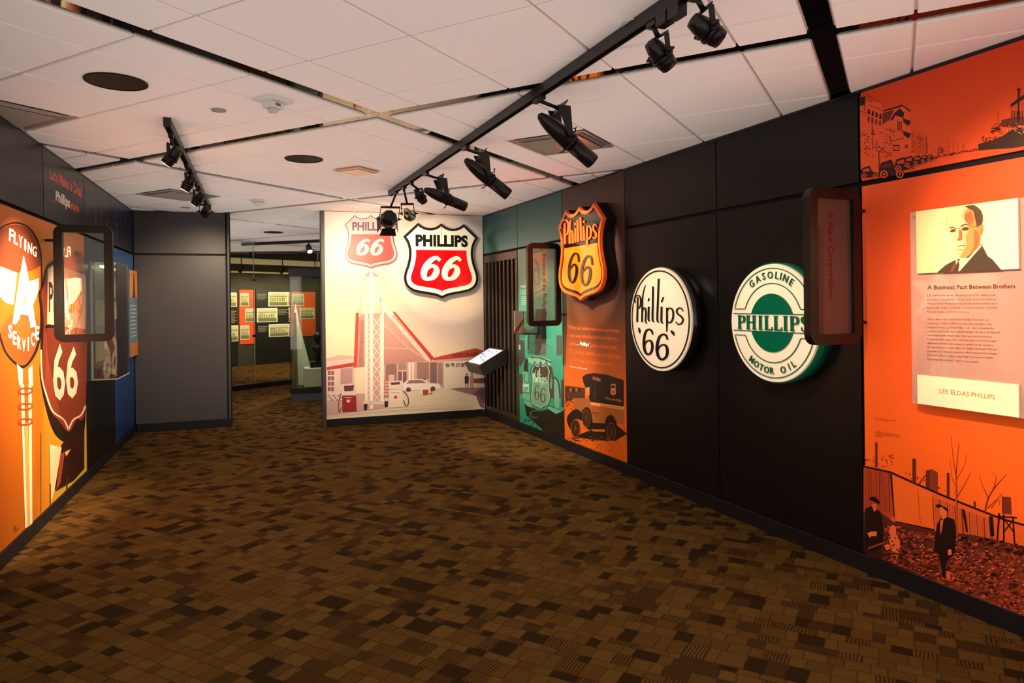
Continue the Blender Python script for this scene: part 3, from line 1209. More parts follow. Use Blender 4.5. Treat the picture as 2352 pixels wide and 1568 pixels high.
mb = MB(); mb.prism([RW.pt(*p, DO - .004) for p in inn], [RW.pt(*p, DO) for p in inn], fan=(RW.pt(OS, OZ, DO - .004), RW.pt(OS, OZ, DO))); mb.build('black_field', M_GLOSSBLK, t)
lowp = below(shield(OS, OZ, OW, OH, 0.062), OZ + 0.075)
mb = MB(); mb.prism([RW.pt(*p, DO) for p in lowp], [RW.pt(*p, DO + .004) for p in lowp]); mb.build('orange_field', M_ORANGE, t)


def deco_to(box, X0=150, X1=620, Y0=330, Y1=830):
    x0, yt, x1, yb = box
    return lambda x, y: (x0 + (x - X0) / (X1 - X0) * (x1 - x0), yt + (y - Y0) / (Y1 - Y0) * (yb - yt))


# lettering of the shield: heavier, upright forms
SH = [([(122, 495), (118, 440), (140, 395), (178, 378), (212, 400), (220, 470), (208, 560), (180, 585)], [14, 18, 20, 22, 26, 28, 24, 14]),
      ([(168, 430), (170, 560), (172, 690)], [26, 32, 34]), ([(252, 385), (240, 430), (238, 560), (240, 685)], [14, 24, 30, 34]),
      ([(245, 545), (262, 520), (276, 560), (280, 680)], [16, 22, 28, 34]), ([(314, 500), (316, 668)], [30, 34]), ([(312, 425), (312, 436)], [28, 28]),
      ([(344, 385), (352, 660)], [30, 34]), ([(382, 350), (394, 650)], [30, 34]), ([(424, 470), (432, 645)], [30, 34]), ([(428, 395), (428, 408)], [28, 28]),
      ([(470, 465), (470, 712)], [28, 34]), ([(476, 470), (504, 462), (522, 510), (518, 590), (494, 630), (474, 622)], [14, 24, 30, 30, 26, 14]),
      ([(598, 462), (578, 440), (554, 460), (556, 510), (582, 545), (592, 590), (572, 625), (546, 608)], [14, 20, 26, 30, 32, 30, 24, 14])]
ar = Art(RW, DO + .0042, crop(RW, 1270, 440, 5.807, DO))
for pts, w in SH:
    ar.raised_stroke(pts, [q * .80 for q in w], DO + .014)
ar.build('lettering', t, M_ORANGE2)
S6 = [([(358, 930), (350, 850), (320, 822), (280, 850), (245, 930), (228, 1040), (232, 1150), (262, 1210), (296, 1190), (324, 1110), (330, 1020), (308, 970), (276, 985), (248, 1030)],
       [22, 24, 22, 26, 32, 34, 30, 22, 28, 34, 32, 24, 20, 14]),
      ([(536, 970), (526, 890), (494, 856), (452, 882), (416, 960), (396, 1070), (400, 1180), (432, 1246), (470, 1226), (500, 1150), (510, 1060), (488, 1004), (452, 1018), (420, 1060)],
       [24, 26, 24, 28, 34, 36, 32, 24, 30, 36, 34, 26, 22, 14])]
for pts, w in S6:
    ar.raised_stroke(pts, [q * .9 for q in w], DO + .014)
    ar.build('numeral', t, M_GLOSSBLK)


# ---- blade signs: framed panes standing out from the wall
M_FRAME = mat('bronze_frame', (10, 7, 6), rough=0.40, noise=0.08, nscale=20, spec=0.45)


def round_rect(x0, y0, x1, y1, r, n=6):
    out = []
    for cx, cy, a in ((x1 - r, y1 - r, 0), (x0 + r, y1 - r, 90), (x0 + r, y0 + r, 180), (x1 - r, y0 + r, 270)):
        for k in range(n + 1):
            w = math.radians(a + 90 * k / n)
            out.append((cx + r * math.cos(w), cy + r * math.sin(w)))
    return out


def blade(F, s, label, body, tcol, glass, flip, bold=0.012):
    """F: wall; the blade stands square to the wall at s; flip: which way the readable side looks"""
    n2 = F.n if flip > 0 else -F.n
    # frame of the blade: its own right direction as seen from the camera
    rdir = -F.n if flip > 0 else F.n
    base = F.pt(s, 0, 0)
    B = Frame((base.x, base.y), (rdir.x, rdir.y))
    sg = -1 if flip > 0 else 1
    t0, t1 = 0.062, 0.440
    x0, x1 = sorted((sg * t0, sg * t1))
    z0, z1, bw, th_ = 1.302, 2.158, 0.056, 0.05
    t = thing('blade_sign', label, 'sign', F.pt(s, z0, (t0 + t1) / 2), 'blade signs standing out from the walls')
    o = round_rect(x0, z0, x1, z1, 0.062)
    i = round_rect(x0 + bw, z0 + bw, x1 - bw, z1 - bw, 0.008)
    mb = MB()
    n = len(o)
    d0, d1 = -th_ / 2, th_ / 2
    for k in range(n):
        j = (k + 1) % n
        q = (o[k], o[j], i[j], i[k])
        mb.poly([B.pt(*p, d1) for p in q])
        mb.poly([B.pt(*p, d0) for p in q[::-1]])
        mb.poly([B.pt(*o[k], d0), B.pt(*o[j], d0), B.pt(*o[j], d1), B.pt(*o[k], d1)], smooth=True)
        mb.poly([B.pt(*i[j], d0), B.pt(*i[k], d0), B.pt(*i[k], d1), B.pt(*i[j], d1)])
    mb.build('frame', M_FRAME, t)
    mb = MB(); mb.box(B, x0 + bw - .004, x1 - bw + .004, z0 + bw - .004, z1 - bw + .004, -.003, .003)
    mb.build('pane', glass, t)
    for z in (z0 + .115, z1 - .115):
        mb = MB()
        mb.box(B, min(sg * .007, sg * (t0 + .004)), max(sg * .007, sg * (t0 + .004)), z - .009, z + .009, -.009, .009, .001)
        mb.build('bracket', M_FRAME, t)
    if body:
        v, f = glyphs(body, bold, res=2)
        lo, hi = v.min(0), v.max(0)
        L = z1 - z0 - 2 * bw - .03
        k = L / (hi[0] - lo[0]) * (1.03 if len(body) > 20 else 0.66)
        kc = k * (1.0 if len(body) > 20 else 1.0)
        xc = (x0 + x1) / 2 + (.005 if len(body) > 20 else -.015)
        mb = MB()
        ztop = z1 - bw - (.055 if len(body) > 20 else .075)
        for grp in word_groups(v, f):
            used = sorted({q for g in grp for q in g})
            ix = {q: n3 for n3, q in enumerate(used)}
            mb = MB()
            mb.mesh([B.pt(xc - .02 + v[q][1] * kc, ztop - (v[q][0] - lo[0]) * k, .0045) for q in used], [tuple(ix[q] for q in g) for g in grp], lin(tcol))
            mb.build('lettering', print_mat(), t)
    return t, B


G_CLEAR = glass_mat('clear_pane', (0.93, 0.96, 0.94), 0.30)
G_GREY = glass_mat('tinted_pane', (0.74, 0.78, 0.74), 0.05, milk=0.20, milkcol=(.62, .62, .52))
G_DUSK = glass_mat('smoked_pane', (0.42, 0.36, 0.34), 0.03, milk=0.24, milkcol=(.34, .17, .14))
blade(RW, 2.40, 'framed glass blade sign in front of the tall teal panel', 'Evolution of the Phillips Shield', (138, 36, 16), G_GREY, 1)
blade(RW, 6.04, 'framed smoked glass blade sign beside the orange panels, partly over the green sign', 'A New Corporation', (98, 12, 10), G_DUSK, 1, bold=.006)
blade(LW, -3.715, 'framed glass blade sign in front of the service station mural', '', (255, 255, 255), G_CLEAR, -1)

# ---- small glass case on the teal panel
t = thing('wall_case', 'small clear box case on black bracket below the framed blade sign', 'display case', RW.pt(1.735, 1.19, 0))
mb = MB(); mb.box(RW, 1.60, 1.87, 1.19, 1.205, 0.001, 0.25, .002); mb.build('tray', M_METAL2, t)
mb = MB(); mb.box(RW, 1.78, 1.93, 1.14, 1.47, 0.001, 0.06, .003); mb.build('bracket', M_METAL2, t)
G_CASE = glass_mat('case_glass', (0.90, 0.93, 0.88), 0.06)
for nm, b6 in (('front_pane', (1.60, 1.87, 1.206, 1.45, .246, .25)), ('side_pane', (1.60, 1.604, 1.206, 1.45, .062, .245)),
               ('side_pane', (1.866, 1.87, 1.206, 1.45, .062, .245)), ('top_pane', (1.60, 1.87, 1.451, 1.455, .062, .25))):
    mb = MB(); mb.box(RW, *b6); mb.build(nm, G_CASE, t)
mb = MB()
mb.mesh([RW.pt(*p) for p in ((1.63, 1.207, .04), (1.84, 1.207, .04), (1.84, 1.207, .23), (1.63, 1.207, .23), (1.63, 1.30, .04), (1.84, 1.30, .04))],
        [(0, 1, 2, 3), (4, 5, 1, 0), (5, 4, 3, 2), (0, 3, 4), (1, 5, 2)])
mb.build('display_wedge', mat('cream_card', (220, 205, 170), rough=.7), t)
for q in ((1.80, 1.16), (1.80, 1.455)):
    mb = MB(); mb.lathe(RW.pt(q[0], q[1], .06), RW.n, [(0, .008), (.006, .006)], 10); mb.build('screw', M_STEEL, t)

# ---- tilted touch screen standing out from the grille
t = thing('screen_kiosk', 'slanted black touch screen kiosk mounted on the slatted grille', 'kiosk', RW.pt(0.53, 0.62, 0.0))
mb = MB()
zt0, zt1, th_ = 0.965, 0.764, 0.135
q = [(0.265, .006, zt0), (0.80, .006, zt0), (0.80, .385, zt1), (0.265, .385, zt1)]
nrm = Vector((0, (zt0 - zt1), .379)).normalized()
lowq = [(a, b - nrm.y * th_ * (1 if b > .1 else 0), c - (nrm.z * th_ if b > .1 else .19)) for a, b, c in q]
tp = [RW.pt(a, c, b) for a, b, c in q]
lp = [RW.pt(a, c, b) for a, b, c in lowq]
mb.hexa(tp + lp)
mb.build('housing', M_METAL2, t)


def kp(x, y, h=0.0012):
    """point on the tilted screen: x along the wall 0..1, y from wall edge to front edge 0..1"""
    a = 0.265 + 0.535 * x
    b = .006 + .379 * y
    c = zt0 + (zt1 - zt0) * y
    return RW.pt(a, c + nrm.z * h, b + nrm.y * h)


mb = MB()
mb.poly([kp(.07, .10), kp(.93, .10), kp(.93, .92), kp(.07, .92)], lin((214, 222, 240)))
rr = random.Random(4)
for k in range(9):
    x, y, w, h = rr.uniform(.12, .8), rr.uniform(.15, .8), rr.uniform(.03, .12), rr.uniform(.02, .06)
    col = lin((170, 30, 40)) if k % 3 == 0 else lin((40, 40, 50))
    mb.poly([kp(x, y, .002), kp(x + w, y, .002), kp(x + w, y + h, .002), kp(x, y + h, .002)], col)
for k in range(5):
    x, y = rr.uniform(.15, .7), rr.uniform(.2, .75)
    mb.poly([kp(x, y, .002), kp(x + .02, y, .002), kp(x + .09, y + .13, .002), kp(x + .07, y + .13, .002)], lin((50, 45, 60)))
mb.build('screen', print_mat('lit_screen', rough=.15, emit=0.75, grain=.01), t)
mb = MB(); mb.box(RW, .33, .36, .62, .80, .004, .03); mb.build('bracket', M_METAL, t)

# ================================================================== gas station mural
t = graphic_panel(MW, 0.004, 2.11, ZB, CEIL - 0.006, 'station_mural', 'large warm-toned mural of a vintage gas station with tall tower sign', 'c8b8a8', cat='mural')
q = crop(MW, 730, 470, 3.074)
S0, S1, Z0, Z1 = 0.010, 2.102, ZB + .001, CEIL - .007
a = Art(MW, 0.0)


def sky(x, y):
    base = lerp((242, 212, 170), (212, 194, 186), (y - .45) * 2.2)
    cl = .5 + .5 * math.sin(x * 5.1 + y * 9 + 1.2) * math.sin(y * 7.3 - x * 3.0)
    k = max(0, min(1, (x - .35) * 1.8)) * max(0, 1 - abs(y - .52) * 3.2)
    return lerp(base, (160, 142, 146), min(1, cl * k * 1.6))


a.grid(S0, Z0, S1, Z1, 22, 28, sky)
a.build('printed_sky', t, GPF)
a = Art(MW, 0.0004, q)
# forecourt
a.poly([(62, 1335), (470, 1330), (900, 1290), (1176, 1262), (1176, 1445), (62, 1516)], (226, 204, 168))
a.up().poly([(62, 1330), (470, 1335), (470, 1440), (62, 1490)], (205, 158, 142))
a.poly([(930, 1300), (1176, 1268), (1176, 1380), (1120, 1350)], (156, 108, 112))
a.up().poly([(1095, 1335), (1176, 1280), (1176, 1385)], (112, 78, 92))
a.poly([(1115, 1345), (1176, 1385), (1176, 1440), (1145, 1425)], (128, 90, 96))
for k, (y0, y1) in enumerate(((1476, 1420), (1492, 1432), (1500, 1440))):
    a.stroke([(62, y0), (600, y0 - 45), (1100, y1 - 0)], 2.2, (186, 140, 122))
a.build('printed_forecourt', t, GPF)
# low buildings on both sides
a.poly([(62, 1090), (150, 1062), (262, 1072), (262, 1370), (62, 1385)], (224, 190, 170))
a.up().poly([(62, 1146), (258, 1112), (258, 1140), (62, 1168)], (186, 66, 52)).poly([(62, 1086), (150, 1060), (262, 1070), (262, 1082), (62, 1104)], (214, 168, 148))
a.poly([(160, 1156), (245, 1150), (245, 1260), (160, 1270)], (188, 140, 132))
for i in range(2):
    for j in range(4):
        a.quad(70 + i * 24, 1172 + j * 38, 90 + i * 24, 1202 + j * 38, (148, 92, 92))
a.poly([(808, 1082), (1115, 1012), (1176, 1034), (1176, 1082), (815, 1106)], (184, 74, 58))
a.up().poly([(815, 1098), (1176, 1068), (1176, 1092), (815, 1112)], (214, 160, 140))
a.poly([(890, 1112), (1176, 1096), (1176, 1290), (890, 1292)], (230, 208, 176))
for k in range(4):
    a.quad(902 + k * 36, 1118, 930 + k * 36, 1146, (150, 120, 116))
a.poly([(1100, 1228), (1176, 1222), (1176, 1262), (1100, 1258)], (138, 84, 84))
a.up().text('VENDORAMA', None, (138, 44, 44), bold=.03, quad=[(945, 1052), (1140, 1036), (1140, 1064), (945, 1078)])
a.build('printed_outbuilding', t, GPF)
# shop front under the canopy
a.quad(465, 1108, 890, 1295, (206, 160, 142))
a.up()
for x0, x1, y0, y1, c in ((478, 556, 1124, 1240, (150, 108, 100)), (568, 626, 1118, 1168, (168, 128, 116)), (568, 626, 1176, 1270, (128, 88, 84)),
                          (700, 784, 1112, 1230, (158, 118, 104)), (792, 840, 1112, 1266, (134, 100, 92)), (848, 880, 1116, 1270, (164, 124, 108))):
    a.quad(x0, y0, x1, y1, c)
a.up().quad(640, 1010, 656, 1340, (240, 214, 190)).quad(664, 1010, 680, 1340, (232, 204, 180)).quad(566, 1170, 628, 1176, (232, 206, 186)).quad(594, 1176, 600, 1272, (232, 206, 186))
a.quad(500, 1200, 540, 1290, (214, 176, 158))
a.build('printed_shop_front', t, GPF)
# canopy: a great leaning triangle
a.poly([(284, 775), (528, 758), (812, 1102), (640, 1112), (250, 1152)], [(214, 150, 128), (220, 160, 138), (196, 134, 118), (186, 128, 114), (190, 132, 116)])
a.up().poly([(268, 764), (292, 762), (276, 1140), (252, 1152)], (200, 74, 58)).poly([(524, 752), (546, 758), (822, 1082), (800, 1100)], (190, 62, 50))
a.poly([(510, 800), (526, 786), (806, 1098), (770, 1102)], (232, 196, 172)).poly([(314, 548), (336, 538), (540, 770), (510, 800)], (240, 210, 188))
a.poly([(300, 812), (326, 808), (318, 1140), (290, 1144)], (182, 120, 106))
for k in range(5):
    a.stroke([(300, 850 + k * 60), (322, 846 + k * 60)], 5, (224, 180, 160), curve=False)
a.stroke([(440, 820), (640, 1010)], 4, (230, 190, 166), curve=False).stroke([(470, 1010), (650, 1016), (770, 1100)], 4, (226, 186, 164), curve=False)
a.build('printed_canopy', t, GPF)
# lattice tower
LAT = (242, 222, 196)
a.poly([(318, 520), (330, 520), (300, 790), (286, 792)], (226, 186, 166)).poly([(430, 516), (442, 516), (452, 780), (440, 780)], (230, 194, 174))
a.poly([(324, 512), (374, 456), (442, 512)], (206, 146, 126)).quad(324, 508, 442, 520, (236, 206, 186))
a.quad(310, 660, 448, 690, (240, 214, 192))
a.quad(332, 742, 352, 1392, LAT).quad(440, 700, 466, 1408, LAT)
a.quad(352, 790, 440, 1385, (204, 158, 140))
a.up().quad(366, 440, 390, 1442, (246, 228, 202))
for k in range(9):
    y = 800 + k * 66
    a.stroke([(390, y), (442, y + 66)], 5, LAT, curve=False).stroke([(442, y), (390, y + 66)], 5, LAT, curve=False)
    a.stroke([(336, y), (366, y + 66)], 4, LAT, curve=False).stroke([(366, y), (336, y + 66)], 4, LAT, curve=False)
a.quad(320, 1386, 470, 1410, (228, 200, 176))
a.build('printed_tower', t, GPF)
# tower shield sign
cx, cy, w, h = 374, 260, 372, 372
fl = lambda P: [(x, 2 * cy - y) for x, y in P]
a.poly(fl(shield(cx + 6, cy - 8, w, h)), (150, 88, 88))
a.up().poly(fl(shield(cx, cy, w, h)), (92, 52, 62))
a.up().poly(fl(shield(cx, cy, w, h, 5)), (216, 164, 166))
a.up().poly(fl(below(shield(cx, cy, w, h, 20), cy + 52)), (206, 66, 58))
a.up().text('PHILLIPS', (243, 122, 505, 184), (88, 40, 58), bold=.035)
for pts, w in bold_sixes(262, 360, 482, 236):
    a.stroke(pts, w, (244, 196, 180))
a.build('printed_tower_sign', t, GPF)


# pumps, car, people
def pump(x0, x1, yt, ym, yb, body, head):
    a.poly([(x0, yt + 10), (x1 - 4, yt), (x1, ym), (x0 + 2, ym + 8)], head).poly([(x0 + 4, ym), (x1, ym), (x1 + 4, yb - 6), (x0 + 6, yb)], body)
    a.up().poly([(x0 + 14, yt + 16), (x1 - 14, yt + 10), (x1 - 20, ym - 32), (x0 + 20, ym - 28)], (96, 62, 66))


pump(168, 270, 1262, 1345, 1464, (150, 46, 44), (230, 196, 176))
a.text('Phillips', (190, 1356, 240, 1366), (232, 190, 176), bold=.02).poly(fl([(x, 2 * cy - y) for x, y in circle(215, 1385, 14, 12, n=8)]), (232, 180, 168))
a.stroke([(164, 1330), (150, 1380), (146, 1440), (154, 1462), (166, 1430)], 5, (88, 52, 56))
a.build('printed_pump', t, GPF)
pump(498, 596, 1240, 1300, 1432, (236, 210, 186), (232, 204, 184))
a.poly(fl([(x, 2 * cy - y) for x, y in circle(549, 1358, 13, 11, n=8)]), (196, 60, 52)).text('Phillips', (520, 1322, 576, 1330), (120, 70, 66))
a.stroke([(600, 1310), (632, 1350), (640, 1400), (622, 1420), (604, 1380)], 6, (84, 60, 62))
a.build('printed_pump', t, GPF)
pump(706, 776, 1228, 1258, 1344, (232, 204, 180), (214, 170, 154))
a.poly([(742, 1262), (776, 1260), (778, 1340), (742, 1344)], (186, 62, 50)).stroke([(780, 1280), (800, 1310), (804, 1334), (782, 1330)], 5, (88, 60, 62))
a.build('printed_pump', t, GPF)
a.poly([(598, 1262), (640, 1232), (740, 1230), (790, 1258), (856, 1262), (872, 1300), (600, 1312)], (240, 216, 196))
a.up().poly([(646, 1238), (732, 1236), (768, 1258), (624, 1262)], (150, 108, 104)).poly(circle(640, 1304, 18, 16, n=12), (96, 66, 66)).poly(circle(812, 1298, 18, 16, n=12), (96, 66, 66))
a.build('printed_car', t, GPF)
for x, c, c2 in ((1050, (64, 48, 60), (170, 120, 100)), (1086, (190, 140, 110), (160, 110, 92))):
    a.poly([(x - 15, 1215), (x, 1202), (x + 15, 1215), (x + 12, 1262), (x - 13, 1262)], c).poly(circle(x, 1194, 8, n=10), c2)
    a.quad(x - 10, 1262, x - 4, 1296, c2).quad(x + 4, 1262, x + 10, 1294, c2)
    a.build('printed_person', t, GPF)
for x, y in ((336, 1405), (482, 1386)):
    a.poly([(x - 12, y), (x + 14, y), (x + 11, y + 42), (x - 10, y + 44)], (62, 40, 48))
a.quad(468, 1235, 500, 1360, (196, 120, 104))
a.up()
for k in range(5):
    a.quad(470, 1246 + k * 22, 498, 1252 + k * 22, (232, 196, 176))
for k in range(8):
    a.stroke([(70 + k * 12, 1350 + (k % 3) * 14), (82 + k * 12, 1342 + (k % 3) * 16)], 7, (150 - k * 4, 92, 92), curve=False)
a.build('printed_clutter', t, GPF)

# red and white shield sign hung on the mural
DM = 0.13
t = thing('shield_sign', 'red, white and black lit shield sign hung on the gas station mural', 'sign', MW.pt(1.49, 1.61, 0))
M_IVORY = mat('ivory_enamel', (240, 232, 204), rough=0.16, noise=0.015, nscale=6, coat=0.4)
M_RED = mat('red_enamel', (222, 6, 14), rough=0.14, noise=0.03, nscale=5, coat=0.5)
RS_, RZ_, RW_, RH_ = 1.492, 2.106, 1.012, 0.99
out = shield(RS_, RZ_, RW_, RH_)
o2 = shield(RS_, RZ_, RW_, RH_, 0.004)
mb = MB(); mb.prism([MW.pt(*p, 0.03) for p in o2], [MW.pt(*p, DM - .03) for p in o2], fan=(MW.pt(RS_, RZ_, 0.03), MW.pt(RS_, RZ_, DM - .03))); mb.build('case', M_IVORY, t)
mb = MB(); mb.prism([MW.pt(*p, DM - .03) for p in out], [MW.pt(*p, DM - .002) for p in out], fan=(MW.pt(RS_, RZ_, DM - .03), MW.pt(RS_, RZ_, DM - .002))); mb.build('border', M_SIGNBLK, t)
inn = shield(RS_, RZ_, RW_, RH_, 0.033)
mb = MB(); mb.prism([MW.pt(*p, DM - .002) for p in inn], [MW.pt(*p, DM + .002) for p in inn], fan=(MW.pt(RS_, RZ_, DM - .002), MW.pt(RS_, RZ_, DM + .002))); mb.build('face', M_IVORY, t)
red = below(shield(RS_, RZ_, RW_, RH_, 0.090), RZ_ + 0.142)
mb = MB(); mb.prism([MW.pt(*p, DM + .002) for p in red], [MW.pt(*p, DM + .004) for p in red]); mb.build('red_field', M_RED, t)
mq = crop(MW, 730, 470, 3.074, DM)
a = Art(MW, DM + .0022)
x0, z0 = mq(690, 295); x1, z1 = mq(1058, 217)
a.raised_text('PHILLIPS', (x0, z1, x1, z0), DM + .007, bold=.052, spacing=1.05)
a.build('lettering', t, M_SIGNBLK)
a.d = DM + .0042
x0, z0 = mq(712, 540); x1, z1 = mq(1034, 360)
for pts, w in bold_sixes(x0, z0, x1, z1):
    a.raised_stroke(pts, w, DM + .009, cap=False)
    a.build('numeral', t, M_IVORY)
for k in (-.3, .3):
    mb = MB(); mb.lathe(MW.pt(RS_ + k, RZ_ + .05, .001), MW.n, [(0, .012), (.03, .012)], 8); mb.build('standoff', M_STEEL, t)

# ================================================================== tall teal print: old truck
t = graphic_panel(RW, RS[1], RS[2], ZB, ZJ0, 'teal_print', 'tall teal photo panel of an old truck with a shield radiator', '0a4a40', cat='wall panel')
a = Art(RW, 0.0)
a.grid(RS[1] + .006, ZB + .001, RS[2] - .006, ZJ0 - .001, 6, 16, lambda x, y: lerp(lerp((30, 128, 92), (62, 150, 118), y * 2), (112, 140, 118), (y - .5) * 2))
a.build('printed_field', t, GPF)
a = Art(RW, 0.0004, crop(RW, 1185, 760, 6.035))
TEAL_D, TEAL_L = (52, 44, 36), (110, 190, 150)
a.poly([(265, -60), (420, -60), (420, 340), (265, 325)], (84, 90, 74)).poly([(30, 110), (118, 130), (128, 380), (60, 500), (34, 420)], (60, 66, 54))
a.poly([(560, 60), (640, 60), (640, 330), (565, 345)], (74, 84, 72)).poly([(36, 590), (100, 600), (98, 880), (40, 860)], (58, 62, 50))
a.up().poly([(330, 200), (346, 200), (344, 240), (326, 240)], TEAL_D).poly([(36, 190), (66, 196), (64, 262), (40, 256)], TEAL_L)
for k in range(3):
    a.poly([(42 + 32 * k, 10), (62 + 32 * k, 10), (62 + 32 * k, 108), (42 + 32 * k, 100)], (36, 96, 76))
a.poly([(165, 60), (190, 60), (188, 250), (165, 245)], (44, 92, 74))
a.build('printed_street', t, GPF)
a.poly([(170, 372), (300, 350), (480, 400), (498, 446), (470, 480), (260, 470), (170, 430)], (120, 176, 142))
a.up().stroke([(205, 372), (330, 372), (495, 438)], 16, TEAL_D).stroke([(200, 185), (330, 165), (440, 196), (486, 245)], 5, TEAL_D)
a.poly([(135, 370), (168, 400), (168, 570), (110, 560), (108, 480)], (46, 44, 38)).poly([(455, 480), (500, 500), (530, 650), (530, 940), (470, 920)], (68, 58, 48))
a.poly([(440, 590), (490, 585), (506, 680), (498, 800), (455, 790)], (106, 160, 128)).poly([(530, 660), (580, 690), (612, 870), (600, 1070), (550, 1080), (530, 930)], (96, 150, 122))
a.stroke([(530, 640), (575, 680), (604, 800), (612, 930)], 22, (60, 50, 42)).poly([(630, 680), (668, 660), (668, 1060), (630, 1050)], (62, 52, 42))
a.poly([(98, 560), (160, 560), (168, 730), (100, 750)], (96, 170, 134)).poly([(95, 860), (225, 880), (225, 1050), (180, 1080), (92, 930)], (90, 160, 128))
a.up().stroke([(130, 590), (118, 650), (128, 700), (165, 725)], 9, TEAL_D).poly([(96, 738), (182, 730), (182, 848), (96, 838)], (150, 205, 170)).poly([(450, 1040), (630, 1090), (640, 1150), (590, 1170), (440, 1120)], (96, 150, 124))
a.up().quad(104, 776, 172, 832, (46, 66, 54)).stroke([(90, 940), (220, 985)], 7, TEAL_D, curve=False).stroke([(450, 1035), (640, 1100)], 8, TEAL_D, curve=False)
a.up().text('DEER-FIELD', (106, 782, 170, 826), (150, 205, 170), bold=.02)
a.build('printed_truck', t, GPF)
SHP = lambda ins, k=1.0: [(x, y) for x, y in [(342 + (px), 762 - (py)) for px, py in shield(0, 0, 262 * k, 640 * k, ins)]]
a.poly(SHP(-12), (58, 48, 38)).up().poly(SHP(0), (132, 186, 150)).up().poly(SHP(12), (70, 56, 46))
a.up().poly([(342 + px, 762 - py) for px, py in below(shield(0, 0, 262, 640, 14), 60)], (104, 140, 110))
a.up()
f = deco_to((232, 510, 438, 760))
for pts, w in DECO:
    a.stroke([f(*p) for p in pts], [q_ * .62 for q_ in w], (168, 210, 172), n=3)
for pts, w in (SIX1, SIX2):
    g = deco_to((262, 752, 412, 990), 236, 470, 790, 1080)
    a.stroke([g(*p) for p in pts], [q_ * .6 for q_ in w], (66, 62, 50), n=3)
a.build('printed_radiator_shield', t, GPF)
a.poly([(120, 1015), (190, 1050), (260, 1075), (335, 1110), (450, 1080), (560, 1150), (668, 1100), (672, 1490), (540, 1440), (400, 1392), (330, 1330), (225, 1235), (150, 1170)], (30, 24, 18))
a.up().stroke([(205, 1160), (220, 1115), (290, 1105)], 7, (86, 128, 102)).stroke([(215, 1120), (200, 1150), (240, 1195), (290, 1200)], 7, (86, 118, 96))
a.specks(lambda r: (r.uniform(60, 300), r.uniform(1180, 1310)), 40, 9, [(30, 80, 58), (52, 140, 104), (24, 60, 44)], 3)
a.specks(lambda r: (r.uniform(250, 440), r.uniform(1330, 1385)), 18, 9, [(52, 130, 98), (24, 60, 44)], 5)
a.build('printed_ground', t, GPF)
a = Art(RW, .0012, crop(RW, 1175, 540, 6.53))
a.text('Changing with the times', None, (232, 224, 190), bold=.02, quad=[(125, 750), (330, 742), (330, 780), (125, 790)])
for k in range(3):
    a.quad(128, 820 + k * 28, 330, 832 + k * 28, (150, 188, 160))
for k in range(5):
    a.quad(146, 914 + k * 28, 330, 924 + k * 28, (150, 188, 160))
a.build('printed_text', t, GPF)

# ================================================================== brown-to-orange print: quotation and van
t = graphic_panel(RW, RS[2], RS[3], ZB, ZT, 'quote_panel', 'tall brown to orange panel with a quotation above an old delivery van', '5a2a10', cat='wall panel')
a = Art(RW, 0.0)
a.grid(RS[2] + .006, ZB + .001, RS[3] - .006, ZT - .001, 4, 20,
       lambda x, y: lerp((214, 92, 22), (62, 40, 34), (y * (ZT - ZB) - .62) / .9))
a.build('printed_field', t, GPF)
a = Art(RW, 0.0004, crop(RW, 1290, 720, 4.48))
QC = (238, 96, 24)
QL = [('“When the federal roads were put through,', (64, 120), (598, 160), 46), ('they were identified with a number on a', (80, 205), (578, 248), 46)]
a.text(QL[0][0], None, QC, bold=.014, quad=[(64, 120), (598, 155), (598, 208), (64, 170)])
a.text(QL[1][0], None, QC, bold=.014, quad=[(80, 205), (578, 236), (578, 290), (80, 252)])
a.text('shield', None, QC, bold=.014, quad=[(82, 285), (148, 290), (148, 330), (82, 325)])
a.text('public relations man,', None, QC, bold=.014, quad=[(298, 300), (574, 324), (574, 384), (298, 360)])
a.text('R.C. Jopling, honed in on that shield idea,', None, QC, bold=.014, quad=[(82, 360), (606, 420), (606, 480), (82, 420)])
a.text('and it’s been our symbol ever since.”', None, QC, bold=.014, quad=[(84, 450), (546, 500), (546, 560), (84, 504)])
a.text('... Phillips’', None, (250, 240, 220), bold=.022, quad=[(156, 284), (288, 298), (288, 350), (156, 336)])
a.text('Paul Endacott, Phillips president', None, (232, 205, 180), bold=.012, quad=[(82, 534), (266, 562), (266, 584), (82, 554)])
a.build('printed_quotation', t, GPF)
VD, VO = (36, 24, 16), (158, 84, 34)
a.specks(lambda r: (r.uniform(50, 655), r.uniform(1270, 1420)), 140, 7, [(190, 84, 24), (160, 68, 20), (214, 100, 30)], 8)
a.poly([(34, 742), (140, 752), (240, 765), (240, 870), (130, 880), (60, 900), (34, 880)], (72, 42, 24))
a.up()
for k in range(5):
    a.quad(54 + 30 * k, 768, 72 + 30 * k, 800, (168, 84, 34) if k % 2 else (36, 24, 16))
a.specks(lambda r: (r.uniform(34, 120), r.uniform(820, 1000)), 34, 10, [VD, (120, 60, 26), (60, 34, 18)], 9, 1.0)
a.build('printed_street', t, GPF)
a.poly([(120, 868), (285, 872), (300, 910), (420, 930), (640, 955), (640, 1130), (460, 1130), (300, 1120), (210, 1050), (125, 1000)], VO)
a.up().poly([(215, 650), (260, 620), (340, 612), (460, 625), (640, 684), (640, 955), (300, 910), (285, 868), (240, 745), (222, 700)], VD)
a.poly([(300, 906), (640, 958), (640, 990), (300, 940)], (232, 140, 70))
a.up().poly([(250, 760), (290, 755), (288, 845), (255, 840)], (204, 120, 56)).quad(340, 745, 346, 890, (90, 54, 30)).quad(425, 750, 429, 895, (80, 50, 30))
a.text('Phillips Petroleum Company', None, (60, 30, 14), bold=.01, quad=[(402, 934), (628, 962), (628, 984), (402, 958)])
